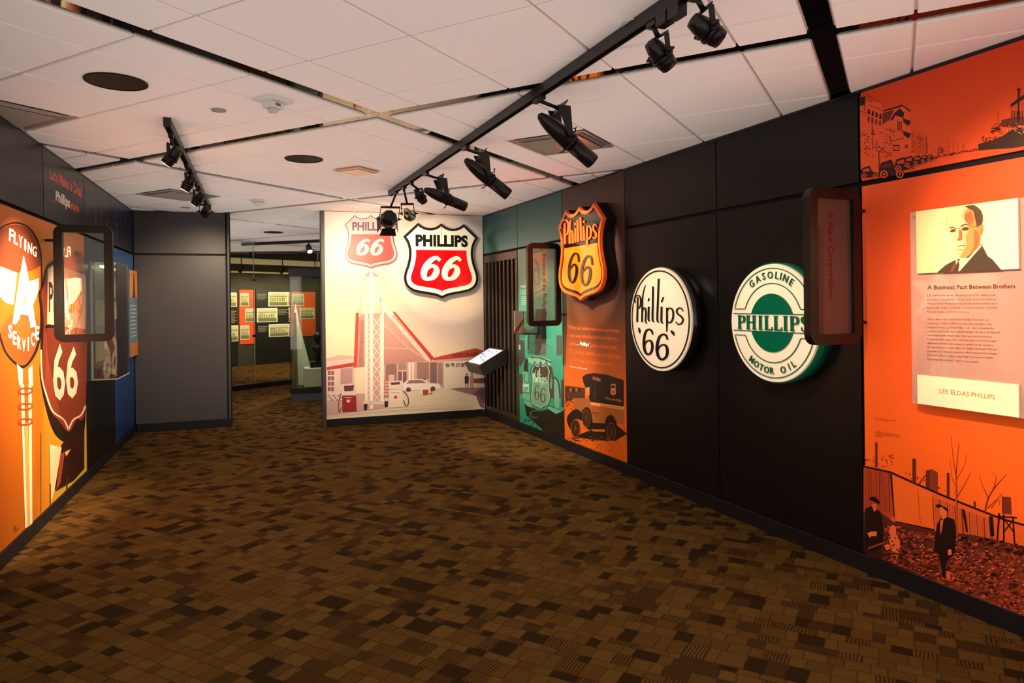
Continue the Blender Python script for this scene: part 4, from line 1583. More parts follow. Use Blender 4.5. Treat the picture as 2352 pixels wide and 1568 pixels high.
a.text('Phillips', None, (206, 120, 60), bold=.01, quad=[(322, 648), (402, 658), (402, 704), (322, 690)])
a.text('Phill-up with Phillips', None, (196, 108, 50), bold=.01, quad=[(450, 852), (618, 884), (618, 920), (450, 888)])
a.text('Advertising Car\nNo 1', None, (60, 32, 16), align='CENTER', bold=.01, quad=[(314, 1006), (390, 1014), (390, 1068), (314, 1060)])
fl2 = lambda P, c0: [(x, 2 * c0 - y) for x, y in P]
a.poly(fl2(shield(533, 780, 56, 124), 780), (206, 116, 50)).up().poly(fl2(below(shield(533, 780, 56, 124, 6), 784), 780), (226, 132, 60))
a.up().poly([(514, 736), (552, 740), (552, 768), (514, 764)], VD).text('66', (518, 786, 548, 820), VD, bold=.03)
a.build('printed_van_body', t, GPF)
a.poly(smooth([(60, 1060), (110, 1000), (170, 985), (215, 1040), (215, 1100), (150, 1080), (100, 1130), (92, 1190), (60, 1120)], 4, True), VD)
a.poly(smooth([(205, 1040), (225, 985), (262, 962), (300, 1000), (318, 1120), (300, 1190), (260, 1175)], 4, True), VD)
a.poly([(445, 1130), (452, 1092), (470, 1060), (488, 1046), (510, 1040), (532, 1052), (550, 1080), (563, 1112), (572, 1150), (676, 1236), (560, 1300), (470, 1310), (300, 1290), (190, 1275), (110, 1270), (300, 1200), (310, 1120), (440, 1130)], VD)
a.up()
for cx, cy, rx, ry, nm in ((145, 1180, 48, 92, 0), (255, 1078, 42, 92, 1), (515, 1215, 46, 96, 2)):
    a.ring(circle(cx, cy, rx, ry, n=28), circle(cx, cy, rx * .86, ry * .9, n=28), (122, 66, 32))
    a.poly(circle(cx, cy, rx * .84, ry * .88, n=24), (44, 28, 18))
    a.up()
    for k in range(10):
        w = k * .628
        a.stroke([(cx, cy), (cx + rx * .8 * math.cos(w), cy + ry * .84 * math.sin(w))], 4, (96, 52, 26), curve=False)
    a.poly(circle(cx, cy, rx * .22, ry * .2, n=12), (150, 74, 30))
    a.build('printed_wheel', t, GPF)
a.poly([(305, 1190), (450, 1190), (452, 1216), (330, 1212)], (200, 92, 28))
a.specks(lambda r: (r.uniform(100, 560), r.uniform(1262, 1310)), 60, 7, [VD, (60, 34, 16), (150, 70, 22)], 10)
a.build('printed_shadow', t, GPF)

# ================================================================== orange panels at the right
ORS0, ORS1 = 6.016, 7.215
t = graphic_panel(RW, ORS0, ORS1, ZJ1 + .004, ZT, 'street_panel', 'orange upper panel with a black silhouette of an old main street', 'b8380c', cat='wall panel')
OB = (224, 72, 26)
a = Art(RW, 0.0)
a.grid(ORS0 + .006, ZJ1 + .005, ORS1 - .006, ZT - .001, 4, 4, lambda x, y: lerp((232, 82, 34), (206, 58, 18), y))
a.build('printed_sky', t, GPF)
a = Art(RW, 0.0004, crop(RW, 1920, 150, 4.752))
K, K2, K3 = (44, 20, 14), (110, 36, 18), (158, 50, 22)
a.poly([(256, 345), (328, 332), (330, 395), (500, 405), (506, 640), (500, 1080), (270, 1140), (262, 480)], (228, 80, 36))
a.up().poly([(256, 352), (326, 335), (318, 432), (256, 446)], K).stroke([(318, 430), (312, 495)], 7, K, curve=False).stroke([(256, 500), (338, 520)], 6, K, curve=False)
for i in range(4):
    a.poly(circle(360 + i * 42, 500 + i * 17, 12, 26, n=10), K).quad(348 + i * 42, 505 + i * 17, 372 + i * 42, 535 + i * 17, K)
    a.quad(346 + i * 42, 560 + i * 14, 368 + i * 42, 620 + i * 12, K2)
for i in range(7):
    a.quad(334 + i * 26, 316 + i * 14, 346 + i * 26, 330 + i * 14, K2)
a.stroke([(352, 380), (412, 400)], 6, K2, curve=False).stroke([(360, 430), (500, 490)], 7, K2, curve=False)
a.build('printed_corner_building', t, GPF)
a.poly([(508, 500), (730, 430), (815, 500), (820, 640), (830, 960), (700, 960), (500, 900), (500, 520)], (224, 80, 36))
a.up().poly([(520, 492), (724, 428), (816, 494), (806, 508), (734, 448), (520, 508)], K).poly([(508, 520), (640, 485), (590, 590), (508, 650)], K2)
a.poly([(590, 606), (640, 520), (700, 468), (748, 520), (735, 575), (652, 545), (620, 600)], K)
for i in range(3):
    a.quad(672 + i * 18, 606 + i * 4, 684 + i * 18, 706 + i * 4, K2)
for y in (576, 712):
    a.poly([(732, y), (800, y + 24), (820, y + 40), (796, y + 88), (740, y + 50)], K)
for i in range(2):
    a.quad(758 + i * 16, 865, 768 + i * 16, 905, K)
a.quad(626, 868, 694, 934, K).stroke([(600, 830), (740, 795)], 10, K2, curve=False).stroke([(520, 690), (740, 720)], 5, K3, curve=False)
a.up().quad(634, 880, 686, 922, (214, 74, 34))
a.build('printed_corner_building', t, GPF)
rr = random.Random(12)
a.stroke([(396, 560), (400, 920)], 8, K2, curve=False).stroke([(470, 940), (476, 1200)], 9, K, curve=False).ring(circle(468, 915, 28, n=20), circle(468, 915, 22, n=20), K)
a.stroke([(500, 905), (600, 990)], 6, K, curve=False)
a.specks(lambda r: (r.uniform(260, 640), r.uniform(700, 1000)), 70, 9, [K, K2, K2, K3], 21, 1.6)
a.specks(lambda r: (r.uniform(820, 1000), r.uniform(740, 980)), 50, 7, [K2, K3, K3], 22, 1.0)
for k in range(10):
    x = 836 + k * 18
    a.stroke([(x, 700 + k * 14), (x, 960)], 3, K3, curve=False)
a.stroke([(884, 790), (990, 800)], 4, K2, curve=False).stroke([(990, 770), (990, 960)], 5, K2, curve=False)
a.build('printed_street_furniture', t, GPF)
# parked cars shrinking down the street
for x0, y0, k in ((270, 1230, .9), (470, 1215, 1.25), (640, 1150, 1.0), (745, 1105, .8), (845, 1080, .66), (930, 1055, .54), (1000, 1035, .44)):
    c = lambda p: (x0 + p[0] * k, y0 + p[1] * k)
    a.poly([c(p) for p in ((0, -40), (20, -120), (110, -150), (140, -80), (215, -60), (220, -20), (60, 0), (0, 0))], K)
    a.up().poly([c(p) for p in ((28, -100), (100, -126), (118, -82), (30, -74))], (200, 66, 30) if k < 1.2 else (90, 34, 18))
    for wx in (45, 185):
        a.ring([c(p) for p in circle(wx, -22, 34, n=16)], [c(p) for p in circle(wx, -22, 23, n=16)], (220, 80, 36))
        a.poly([c(p) for p in circle(wx, -22, 12, n=10)], (200, 70, 32))
    a.build('printed_car', t, GPF)
a.specks(lambda r: (r.uniform(1070, 1560), 0) and (lambda x: (x, 1010 - (x - 1070) * .19 + r.uniform(-14, 8)))(r.uniform(1070, 1560)), 80, 8, [K, K2, K2], 23, 1.3)
a.specks(lambda r: (1150 + r.gauss(0, 22), 925 + r.gauss(0, 25)), 30, 9, [K, K2], 24, 1.0)
for x in (1235, 1285, 1335, 1400):
    a.stroke([(x, 840), (x, 950)], 4, K3, curve=False)
a.poly([(1560, 860), (1700, 825), (1830, 770), (1930, 700), (2056, 690), (2200, 660), (3040, 480), (3040, 760), (2200, 860), (1900, 905), (1700, 915), (1565, 930)], (54, 30, 20))
a.poly([(1912, 430), (1985, 380), (2120, 300), (3040, -240), (3040, 520), (2120, 640), (2056, 640), (1916, 580)], (196, 62, 26))
a.up().poly([(1914, 424), (2120, 280), (3040, -280), (3040, -180), (2120, 330), (1916, 460)], K).quad(1992, 250, 2010, 620, K).poly([(1815, 600), (1930, 570), (2120, 560), (2120, 640), (1900, 670), (1815, 670)], (92, 36, 20))
for k in range(6):
    a.quad(1924 + k * 28, 500, 1936 + k * 28, 580, K)
a.specks(lambda r: (1760 + r.gauss(0, 26), 690 + r.gauss(0, 30)), 40, 11, [K, K2], 25, 1.0)
a.specks(lambda r: (r.uniform(1600, 1760), r.uniform(780, 850)), 30, 11, [K, K2], 26, 1.0)
a.specks(lambda r: (r.uniform(1880, 2110), r.uniform(640, 760)), 60, 11, [(200, 150, 110), K, K2, K], 27, 1.2)
a.stroke([(1772, 490), (1776, 640)], 4, K3, curve=False).stroke([(1975, 268), (2030, 262)], 7, K, curve=False)
a.build('printed_trees', t, GPF)

# ---- lower orange panel with the farmyard
t = graphic_panel(RW, ORS0, ORS1, ZB, ZJ0 - .002, 'farm_panel', 'bright orange lower panel with figures in a farmyard along its foot', 'c84010', cat='wall panel')
a = Art(RW, 0.0)
a.grid(ORS0 + .006, ZB + .001, ORS1 - .006, ZJ0 - .003, 4, 10, lambda x, y: lerp((246, 98, 20), (238, 84, 36), y * 1.3))
a.build('printed_sky', t, GPF)
a = Art(RW, 0.0004, crop(RW, 1950, 950, 2.851))
D, D2, D3 = (34, 16, 14), (96, 34, 20), (158, 52, 22)
a.poly([(96, 345), (275, 385), (460, 465), (640, 545), (900, 645), (1010, 690), (1770, 900), (1770, 1100), (800, 820), (560, 760), (300, 710), (96, 640)], (222, 84, 32))
a.up().poly([(96, 350), (268, 385), (298, 665), (230, 720), (96, 640)], (176, 62, 30)).poly([(268, 388), (282, 400), (302, 700), (292, 660)], D)
rr = random.Random(31)
for k in range(16):
    x = 104 + k * 10.5
    a.stroke([(x, 360 + k * 2), (x + 4, 640)], rr.uniform(2, 5), D2, curve=False)
a.poly([(285, 405), (540, 515), (570, 755), (305, 705)], (240, 96, 30))
a.up().stroke([(450, 490), (468, 720)], 6, (196, 70, 28), curve=False).stroke([(302, 706), (560, 760)], 10, D, curve=False)
for k in range(26):
    x = 548 + k * 16
    y = 545 + (x - 548) * .40
    a.stroke([(x, y), (x + 12, y + 215 + k * 1.5)], rr.uniform(5, 12), (190, 74, 32) if k % 3 else (120, 46, 24), curve=False)
a.poly([(740, 620), (760, 630), (782, 775), (766, 775)], D)
a.up().stroke([(96, 345), (270, 382), (440, 458), (640, 545), (880, 640), (1010, 690), (1770, 900)], 13, D, curve=False)
a.build('printed_shed', t, GPF)
for x, y0, y1, w in ((180, 185, 350, 14), (428, 292, 455, 24), (650, 385, 545, 18), (824, 572, 618, 14)):
    a.poly([(x - w / 2, y0), (x + w / 2, y0 + 3), (x + w / 2, y1), (x - w / 2, y1)], D2)
a.poly([(505, 372), (545, 362), (582, 385), (582, 510), (505, 480)], (130, 46, 26)).stroke([(460, 460), (502, 400)], 7, D2, curve=False)
a.up().poly([(505, 372), (530, 365), (530, 490), (505, 478)], D2)
a.specks(lambda r: (r.uniform(100, 290), r.uniform(270, 360)), 40, 7, [D2, D3, D3], 32, 1.0)
a.specks(lambda r: (r.uniform(360, 640), 0) and (lambda x: (x, 405 + (x - 360) * .4 + r.uniform(-30, 20)))(r.uniform(360, 640)), 30, 6, [D2, D3], 33, 1.0)
for P, w in (([(706, 850), (708, 560), (702, 400), (722, 180)], [8, 7, 5, 2]), ([(702, 400), (684, 300), (670, 150)], [4, 3, 2]), ([(705, 430), (760, 330), (765, 260)], [3, 2, 1.5]),
             ([(712, 540), (770, 440), (800, 380)], [4, 3, 1.5]), ([(700, 470), (676, 420), (660, 260)], [3, 2, 1])):
    a.stroke(P, w, D2, n=3)
for P, w in (([(890, 650), (910, 560), (950, 490), (1000, 430), (1035, 395)], [9, 8, 6, 4, 2]), ([(915, 555), (880, 480), (850, 390)], [5, 3, 1.5]), ([(940, 505), (965, 420), (935, 380)], [4, 3, 1.5]),
             ([(905, 620), (1010, 520)], [5, 2]), ([(930, 620), (980, 560), (985, 600)], [4, 3, 2])):
    a.stroke(P, w, D2, n=3)
a.build('printed_tree', t, GPF)
a.poly([(1002, 540), (1060, 545), (1066, 660), (1002, 650)], (110, 40, 24))
a.stroke([(985, 650), (972, 830)], 12, D).stroke([(1015, 655), (1015, 840)], 10, D).stroke([(1075, 670), (1085, 850)], 10, D).stroke([(1010, 680), (1085, 780)], 8, D, curve=False).stroke([(1080, 690), (1010, 780)], 8, D, curve=False)
a.stroke([(960, 670), (1100, 680)], 10, D, curve=False).stroke([(930, 670), (940, 800)], 26, D, curve=False)
a.build('printed_water_tower', t, GPF)
GR0 = [(96, 640), (230, 660), (300, 712), (560, 765), (800, 790), (950, 820), (1150, 870), (1400, 920), (1770, 1010)]
a.poly(GR0 + [(1770, 1620), (1400, 1455), (1146, 1345), (900, 1245), (640, 1135), (430, 1045), (240, 968), (96, 910)], [(90, 36, 24)] * 9 + [(150, 58, 34)] * 3 + [(140, 54, 32)] * 2 + [(100, 40, 26), (60, 26, 20), (40, 20, 18)])


def ground_pt(r):
    x = r.uniform(240, 1760)
    y0 = 720 + (x - 240) * .17
    y1 = 950 + (x - 240) * .42
    return (x, y0 + (y1 - y0) * r.random() ** .8)


a.up().specks(ground_pt, 700, 15, [(120, 46, 28), (150, 56, 32), (74, 30, 20)], 36, 2.2)
a.up().specks(ground_pt, 1500, 7, [(214, 82, 44), (190, 66, 34), (60, 24, 18), (40, 18, 16), (226, 96, 50), (120, 42, 26)], 34, 1.9)
a.specks(lambda r: (lambda x: (x, 790 + (x - 620) * .16 + r.uniform(-20, 60)))(r.uniform(620, 1390)), 120, 12, [D, (70, 28, 18), (110, 40, 24)], 35, 1.8)
a.build('printed_yard', t, GPF)
a.up(2)
# standing boy
a.poly([(600, 690), (640, 672), (690, 690), (700, 740), (696, 900), (676, 940), (650, 950), (638, 1000), (634, 1070), (616, 1068), (606, 990), (590, 920), (560, 890), (566, 800), (580, 720)], D)
a.up().poly([(596, 615), (610, 608), (644, 640), (640, 680), (615, 690), (600, 660)], (232, 100, 50)).poly([(570, 596), (590, 590), (650, 620), (652, 642), (600, 612), (574, 612)], D)
a.poly([(600, 700), (622, 690), (612, 760), (600, 790)], (214, 90, 48)).poly([(650, 890), (672, 885), (676, 920), (652, 925)], (236, 108, 56)).poly([(640, 1035), (664, 1030), (668, 1082), (642, 1088)], (232, 84, 46))
a.stroke([(700, 400), (712, 830)], 8, (190, 74, 36), curve=False)
a.build('printed_boy', t, GPF)
# seated man and child
a.poly([(110, 620), (160, 600), (215, 650), (230, 800), (210, 880), (130, 900), (104, 860)], D).up().poly([(150, 590), (185, 588), (184, 630), (166, 640)], (210, 88, 44)).poly([(136, 548), (170, 540), (204, 575), (200, 590), (140, 562)], D)
a.poly([(122, 780), (150, 770), (186, 770), (184, 800), (150, 800), (140, 812)], (238, 108, 52)).stroke([(128, 880), (240, 840)], 12, (150, 60, 34), curve=False)
a.build('printed_seated_man', t, GPF)
a.poly([(272, 740), (292, 726), (312, 742), (312, 790), (336, 830), (340, 870), (318, 908), (286, 900), (270, 850), (262, 790)], (236, 98, 50)).poly([(232, 860), (262, 850), (276, 880), (250, 894)], (236, 98, 50)).up().specks(lambda r: (r.uniform(240, 320), r.uniform(790, 890)), 14, 8, [D, D2], 41, 1.0)
a.build('printed_child', t, GPF)
a.text('Main Street, downtown Bartlesville,\nin the early boom years', None, D, quad=[(172, 24), (306, 42), (306, 58), (172, 40)])
a.text('L.E. Phillips as a boy on the family farm\nin Iowa with his mother, father, sisters\nand brother', None, D, quad=[(176, 112), (334, 136), (334, 164), (176, 148)])
a.build('printed_caption', t, GPF)

# ---- glass plate with portrait and text
t = thing('portrait_plate', 'frosted plate with portrait photograph, story text and name card', 'wall plaque', RW.pt(6.7, 1.0, .05))
G_PLATE = glass_mat('frosted_plate', (0.92, 0.86, 0.84), 0.02, milk=0.36, milkcol=(.95, .60, .48))
DG = 0.05
mb = MB(); mb.box(RW, 6.352, 6.935, 1.006, 1.996, DG - .006, DG); mb.build('plate', G_PLATE, t)
for s, z in ((6.37, 1.03), (6.37, 1.97), (6.91, 1.03), (6.91, 1.97)):
    mb = MB(); mb.lathe(RW.pt(s, z, .006), RW.n, [(0, .008), (DG - .012, .008)], 10); mb.build('standoff', M_STEEL, t)
P0, P1 = (6.396, 1.677), (6.886, 1.995)
mb = MB(); mb.box(RW, P0[0], P1[0], P0[1], P1[1], DG + .0005, DG + .014); pc = mb.build('photo_block', mat('photo_card', (232, 214, 176), rough=.35), t)
a = Art(RW, DG + .0145)
a.grid(P0[0] + .0005, P0[1] + .0005, P1[0] - .0005, P1[1] - .0005, 6, 4, lambda x, y: lerp((240, 200, 140), (250, 232, 186), x))
a.build('printed_backdrop', pc, GP)
a = Art(RW, DG + .0150, crop(RW, 2080, 440, 7.838, DG + .015))
SK, SKM, SKD, SUIT = (250, 206, 142), (216, 140, 76), (176, 100, 56), (76, 58, 46)
a.poly([(560, 1462), (720, 1320), (900, 1226), (1000, 1200), (1110, 1170), (1340, 945), (1372, 955), (1478, 1160), (1560, 1215), (1725, 1410), (1100, 1440)], SUIT)
a.up().poly([(905, 1215), (960, 1260), (985, 1200), (1130, 1190), (1360, 955), (1368, 985), (1120, 1265), (965, 1440), (945, 1400), (900, 1300)], (250, 216, 160))
a.poly([(800, 1440), (905, 1225), (915, 1310), (850, 1440)], (120, 72, 48))
a.up().poly([(935, 1260), (955, 1255), (972, 1320), (945, 1440), (850, 1440), (915, 1320)], (84, 54, 44))
a.build('printed_suit', pc, GP)
face = smooth([(915, 275), (820, 345), (765, 430), (742, 560), (760, 680), (800, 760), (842, 900), (858, 1010), (905, 1120), (965, 1195), (1060, 1195), (1150, 1140), (1290, 1030), (1340, 930), (1345, 800), (1370, 600), (1390, 470), (1380, 380), (1320, 300), (1240, 243)], 4, True)
a.poly([(x, max(y, 275 - (x - 915) * .10)) for x, y in face], SK)
a.up().poly(smooth([(1040, 330), (1250, 290), (1350, 600), (1345, 930), (1290, 1030), (1150, 1140), (1060, 1192), (960, 1180), (990, 1080), (1060, 960), (1045, 800), (1110, 690), (1080, 560), (1010, 460)], 4, True), (236, 176, 110))
a.up().poly(smooth([(1090, 330), (1250, 300), (1340, 600), (1340, 930), (1290, 1030), (1150, 1140), (1060, 1190), (985, 1180), (1040, 1080), (1100, 960), (1085, 800), (1150, 690), (1120, 560), (1060, 460)], 4, True), SKM)
a.poly(smooth([(965, 690), (1020, 720), (1020, 860), (985, 880), (930, 880), (960, 800)], 4, True), SKD)
a.up().poly(smooth([(1240, 700), (1330, 760), (1330, 900), (1280, 1020), (1150, 1130), (1230, 980)], 4, True), SKD).poly(smooth([(1080, 400), (1180, 360), (1230, 500), (1180, 600), (1090, 540), (1060, 460)], 4, True), SKD)
a.up().poly(smooth([(1300, 640), (1345, 600), (1395, 600), (1405, 670), (1390, 740), (1350, 800), (1310, 760)], 4, True), (214, 134, 72)).stroke([(1345, 650), (1375, 680), (1350, 750)], 12, SKD)
a.poly([(1060, 262), (1140, 246), (1235, 240), (1300, 280), (1360, 340), (1392, 420), (1392, 520), (1375, 600), (1330, 620), (1285, 645), (1270, 560), (1245, 450), (1225, 350), (1130, 300)], (92, 66, 44))
a.build('printed_head', pc, GP)
a.up(2)
a.poly(smooth([(800, 640), (850, 625), (905, 655), (905, 680), (850, 655), (805, 668)], 3, True), (150, 94, 58)).poly(smooth([(800, 715), (850, 672), (905, 695), (880, 725), (830, 730)], 3, True), (104, 66, 46))
a.poly(smooth([(1000, 610), (1075, 575), (1160, 605), (1155, 622), (1080, 600), (1010, 640)], 3, True), (140, 86, 52)).poly(smooth([(1010, 690), (1060, 635), (1140, 650), (1130, 690), (1070, 700)], 3, True), (96, 64, 50))
a.stroke([(900, 690), (930, 665), (985, 665), (1010, 680)], 9, (110, 70, 46)).stroke([(1140, 640), (1270, 622)], 8, (110, 74, 52))
a.stroke([(930, 985), (1000, 968), (1080, 968)], 12, (130, 78, 46)).stroke([(935, 1040), (1000, 1046), (1040, 1034)], 16, (206, 132, 76)).stroke([(760, 430), (742, 560), (760, 680)], 6, (226, 170, 108))
a.build('printed_features', pc, GP)
mb = MB(); mb.box(RW, 6.390, 6.878, 1.010, 1.158, DG + .0005, DG + .012); nc = mb.build('name_card', mat('name_card', (246, 222, 176), rough=.4), t)
nq = crop(RW, 1950, 640, 4.356, DG + .012)
a = Art(RW, DG + .0124, nq)
a.text('LEE ELDAS PHILLIPS', None, (196, 104, 52), bold=.004, quad=[(905, 1098), (1460, 1160), (1460, 1206), (905, 1144)], words=('lettering', nc, GP))
a = Art(RW, DG + .0006, nq)
a.text('A Business Pact Between Brothers', None, (92, 40, 30), bold=.016, quad=[(768, 66), (1648, 50), (1648, 96), (768, 108)], words=('heading', t, GP))
BODY1 = ['L.E. had come from teaching school to selling coal,', 'but found, in his words, “no pot at the end of the rainbow.”', 'Then brother Frank approached him about teaming up in',
         'Bartlesville, Indian Territory. The rest is history... but story.', 'Not just Frank’s - but L.E.’s story, too.']
BODY2 = ['There came to be a lesser-known Phillips Petroleum, one', 'counterpart of the well-known executive belonged to the', 'younger brother, Lee Eldas Phillips. “L.E.,” who co-founded the',
         'company with Frank, was a skilled manager. He saw to the financial', 'and administrative details while Frank provided the direction.', 'During the early years, L.E.’s banking background and his people',
         'skills were crucial to the company’s stability. He also became a', 'strong participant in civic affairs. As Phillips Petroleum’s first vice', 'president, L.E. served as operations officer and personnel manager.',
         'He said he liked to play a supporting role, because brother', 'Frank was older and had a “right” to be president.']
E1 = [1450, 1472, 1464, 1474, 1190]
for k, s in enumerate(BODY1):
    y, e = 156 + k * 41, E1[k]
    dy = -6 + k * 1.6
    a.text(s, None, (110, 48, 34), bold=.006, quad=[(768, y), (e, y + dy), (e, y + dy + 27), (768, y + 27)], res=1)
a.build('body_text', t, GP)
E2 = [1385, 1410, 1432, 1492, 1418, 1456, 1424, 1466, 1474, 1430, 1284]
for k, s in enumerate(BODY2):
    y, e = 394 + k * 39.8, E2[k]
    dy = 6 + k * 2.5
    a.text(s, None, (110, 48, 34), bold=.006, quad=[(768, y), (e, y + dy), (e, y + dy + 26), (768, y + 26)], res=1)
a.build('body_text', t, GP)

# ================================================================== left wall
# ---- dark upper panels
t = graphic_panel(LW, LS[3], LS[4], ZJ1, ZT, 'title_panel', 'black upper panel with red and white title lettering', '141010')
a = Art(LW, 0.0)
a.grid(LS[3] + .006, ZJ1 + .001, LS[4] - .006, ZT - .001, 1, 1, lambda x, y: (26, 21, 19))
a.build('printed_field', t, GP)
a = Art(LW, 0.0004, crop(LW, 0, 360, 2.8))
a.text('Let’s Make a Deal', None, (216, 62, 30), bold=.03, quad=[(318, 72), (526, 186), (526, 262), (318, 140)], words=('title_lettering', t, GP))
a.text('...', None, (206, 62, 30), bold=.03, quad=[(326, 276), (356, 290), (356, 298), (326, 284)])
a.build('title_dots', t, GP)
a.text('Phillips', None, (236, 214, 186), bold=.03, quad=[(358, 216), (450, 262), (450, 352), (358, 300)], words=('title_lettering', t, GP))
a.text('style', None, (216, 62, 30), bold=.03, quad=[(454, 284), (508, 306), (508, 378), (454, 350)], words=('title_lettering', t, GP))
for s0, s1, c, lab, sd in ((LS[4], -1.37, (46, 32, 36), 'dim purplish photo panel above the glass wall case', 51), (-1.37, 0.0, (32, 34, 56), 'dim blue upper photo panel in the far left corner', 52)):
    t = graphic_panel(LW, s0, s1, ZJ1, ZT, 'photo_graphic', lab, '141014')
    a = Art(LW, 0.0)
    a.grid(s0 + .006, ZJ1 + .001, s1 - .006, ZT - .001, 3, 2, lambda x, y: lerp(tuple(v * .6 for v in c), c, y))
    a.build('printed_field', t, GP)
    a.specks(lambda r: (r.uniform(s0 + .1, s1 - .1), r.uniform(ZJ1 + .05, ZT - .12)), 26, .05, [tuple(v * 1.7 for v in c), tuple(v * .4 for v in c), (84, 52, 44)], sd, .8)
    a.build('printed_figures', t, GP)

# ---- service station mural
t = graphic_panel(LW, LS[2], LS[4], ZB, ZJ0, 'service_mural', 'glowing orange mural of a winged service station sign and brown shield', 'a85010', cat='mural')
a = Art(LW, 0.0)
a.grid(LS[2] + .006, ZB + .001, LS[4] - .006, ZJ0 - .001, 20, 16, lambda x, y: lerp(lerp((164, 72, 14), (206, 112, 20), x * 2.0), lerp((206, 170, 44), (200, 122, 32), y * 1.6), (x - .42) * 3.2))
a.build('printed_field', t, GPF)
q1 = crop(LW, 0, 360, 2.8)
q2 = crop(LW, 0, 800, 2.9036)
a = Art(LW, 0.0004, q1)
BR = (112, 48, 20)
# round sign with wings
a.poly(smooth([(-90, 560), (-20, 470), (60, 424), (140, 425), (215, 480), (262, 590), (275, 760), (268, 920), (270, 1100), (240, 1250), (170, 1350), (110, 1345), (30, 1260), (-20, 1120), (-110, 900)], 5, True), (40, 24, 16))
a.up().poly(smooth([(-80, 570), (-14, 485), (62, 436), (138, 438), (205, 490), (250, 600), (262, 770), (255, 930), (256, 1095), (226, 1235), (165, 1332), (112, 1328), (38, 1245), (-6, 1110), (-95, 900)], 5, True), (196, 92, 16))
a.up().poly(smooth([(-80, 580), (-14, 488), (62, 440), (138, 442), (204, 494), (248, 610), (256, 700), (130, 745), (0, 700), (-80, 690)], 5, True), BR)
a.poly(smooth([(48, 1040), (100, 1020), (170, 1010), (236, 1030), (252, 1110), (224, 1232), (165, 1326), (112, 1322), (44, 1245), (4, 1130)], 5, True), (208, 74, 26))
a.up()
a.poly([(-80, 690), (20, 712), (108, 745), (100, 830), (86, 950), (40, 940), (0, 900), (-80, 800)], (244, 226, 190)).poly([(190, 800), (250, 780), (246, 860), (222, 930), (205, 960)], (240, 210, 170))
for k in range(5):
    a.stroke([(-20 + k * 10, 760 + k * 30), (40 + k * 10, 800 + k * 30)], 4, (206, 150, 100), curve=False)
a.up(2).poly([(150, 630), (168, 700), (232, 1090), (190, 1100), (182, 1020), (130, 1012), (118, 1080), (78, 1074), (110, 860)], (255, 244, 220))
a.up().poly([(155, 880), (164, 948), (146, 946)], (232, 150, 60))
a.poly([(130, 1030), (150, 1022), (192, 1060), (196, 1140), (160, 1176), (118, 1160), (92, 1090)], (216, 84, 28))
for i, ch in enumerate('FLYING'):
    x, y = 74 + i * 30, 500 + i * 19
    n_ = 8 if ch == 'I' else 0
    a.text(ch, None, (248, 226, 196), bold=.03, quad=[(x - 16 + n_, y - 42 + i * 3), (x + 12 - n_, y - 32 + i * 3), (x + 10 - n_, y + 52), (x - 18 + n_, y + 40)])
for i, ch in enumerate('SERVICE'):
    x, y = 66 + i * 29, 1120 + [0, 42, 70, 84, 80, 50, 10][i]
    n_ = 8 if ch == 'I' else 0
    a.text(ch, None, (255, 236, 200), bold=.03, quad=[(x - 15 + n_, y - 44), (x + 12 - n_, y - 40), (x + 10 - n_, y + 50), (x - 13 + n_, y + 44)])
a.build('printed_winged_sign', t, GPF)
# posts
a.mp = q2
a.poly([(110, 100), (150, 140), (150, 250), (126, 250)], (250, 226, 180)).poly([(186, 140), (214, 110), (218, 250), (190, 250)], (250, 226, 180))
a.poly([(136, 240), (158, 240), (182, 1190), (166, 1200)], (252, 224, 176)).poly([(186, 240), (208, 240), (214, 1166), (198, 1180)], (252, 224, 176)).poly([(158, 500), (186, 500), (200, 1180), (182, 1190)], (226, 168, 76))
a.up()
for y in (284, 388, 490):
    a.ring(smooth([(118, y), (140, y - 22), (200, y - 24), (220, y - 4), (196, y + 22), (140, y + 26)], 4, True), smooth([(134, y), (146, y - 10), (194, y - 12), (206, y - 4), (190, y + 10), (146, y + 13)], 4, True), (168, 66, 24))
a.build('printed_posts', t, GPF)
# brown shield
a.mp = q1
a.poly(smooth([(300, 700), (268, 830), (246, 880), (262, 1040), (258, 1280), (256, 1420), (300, 1640), (352, 1780), (430, 1840), (490, 1820), (548, 1700), (548, 700), (420, 640)], 4, True), (36, 18, 12))
a.up().poly(smooth([(312, 710), (284, 820), (262, 880), (278, 1040), (272, 1280), (272, 1420), (318, 1620), (380, 1700), (440, 1770), (490, 1690), (548, 1600), (548, 720), (420, 660)], 4, True), (124, 48, 24))
a.up().poly([(305, 720), (350, 690), (548, 760), (548, 1110), (300, 1075)], (226, 190, 150)).stroke([(262, 1240), (268, 1420), (305, 1560), (340, 1640), (408, 1690), (438, 1755)], 11, (232, 180, 136)).stroke([(438, 1755), (470, 1690), (520, 1660), (548, 1600)], 11, (232, 180, 136))
a.stroke([(300, 1078), (548, 1112)], 8, (50, 24, 16), curve=False)
a.up().text('66', None, (236, 206, 166), bold=.02, quad=[(330, 1190), (502, 1226), (498, 1548), (344, 1574)])
a.text('PHILLIPS', None, (60, 30, 24), bold=.02, quad=[(312, 800), (520, 850), (520, 1010), (312, 1000)])
a.build('printed_brown_shield', t, GPF)
a.mp = q2
a.poly([(408, 640), (480, 560), (560, 560), (560, 800), (490, 880), (370, 950), (362, 900)], (50, 18, 12)).up().poly([(400, 700), (430, 690), (400, 900), (372, 944)], (150, 60, 30)).poly([(430, 690), (470, 670), (440, 720)], (228, 168, 110))
a.poly([(326, 640), (408, 660), (360, 950), (334, 1040)], (238, 196, 140)).quad(440, 860, 448, 950, (80, 50, 30)).quad(330, 900, 337, 1048, (120, 86, 40)).quad(268, 560, 274, 1110, (150, 110, 40))
a.text('FLA', None, (60, 30, 14), quad=[(92, 1182), (124, 1190), (124, 1206), (92, 1222)])
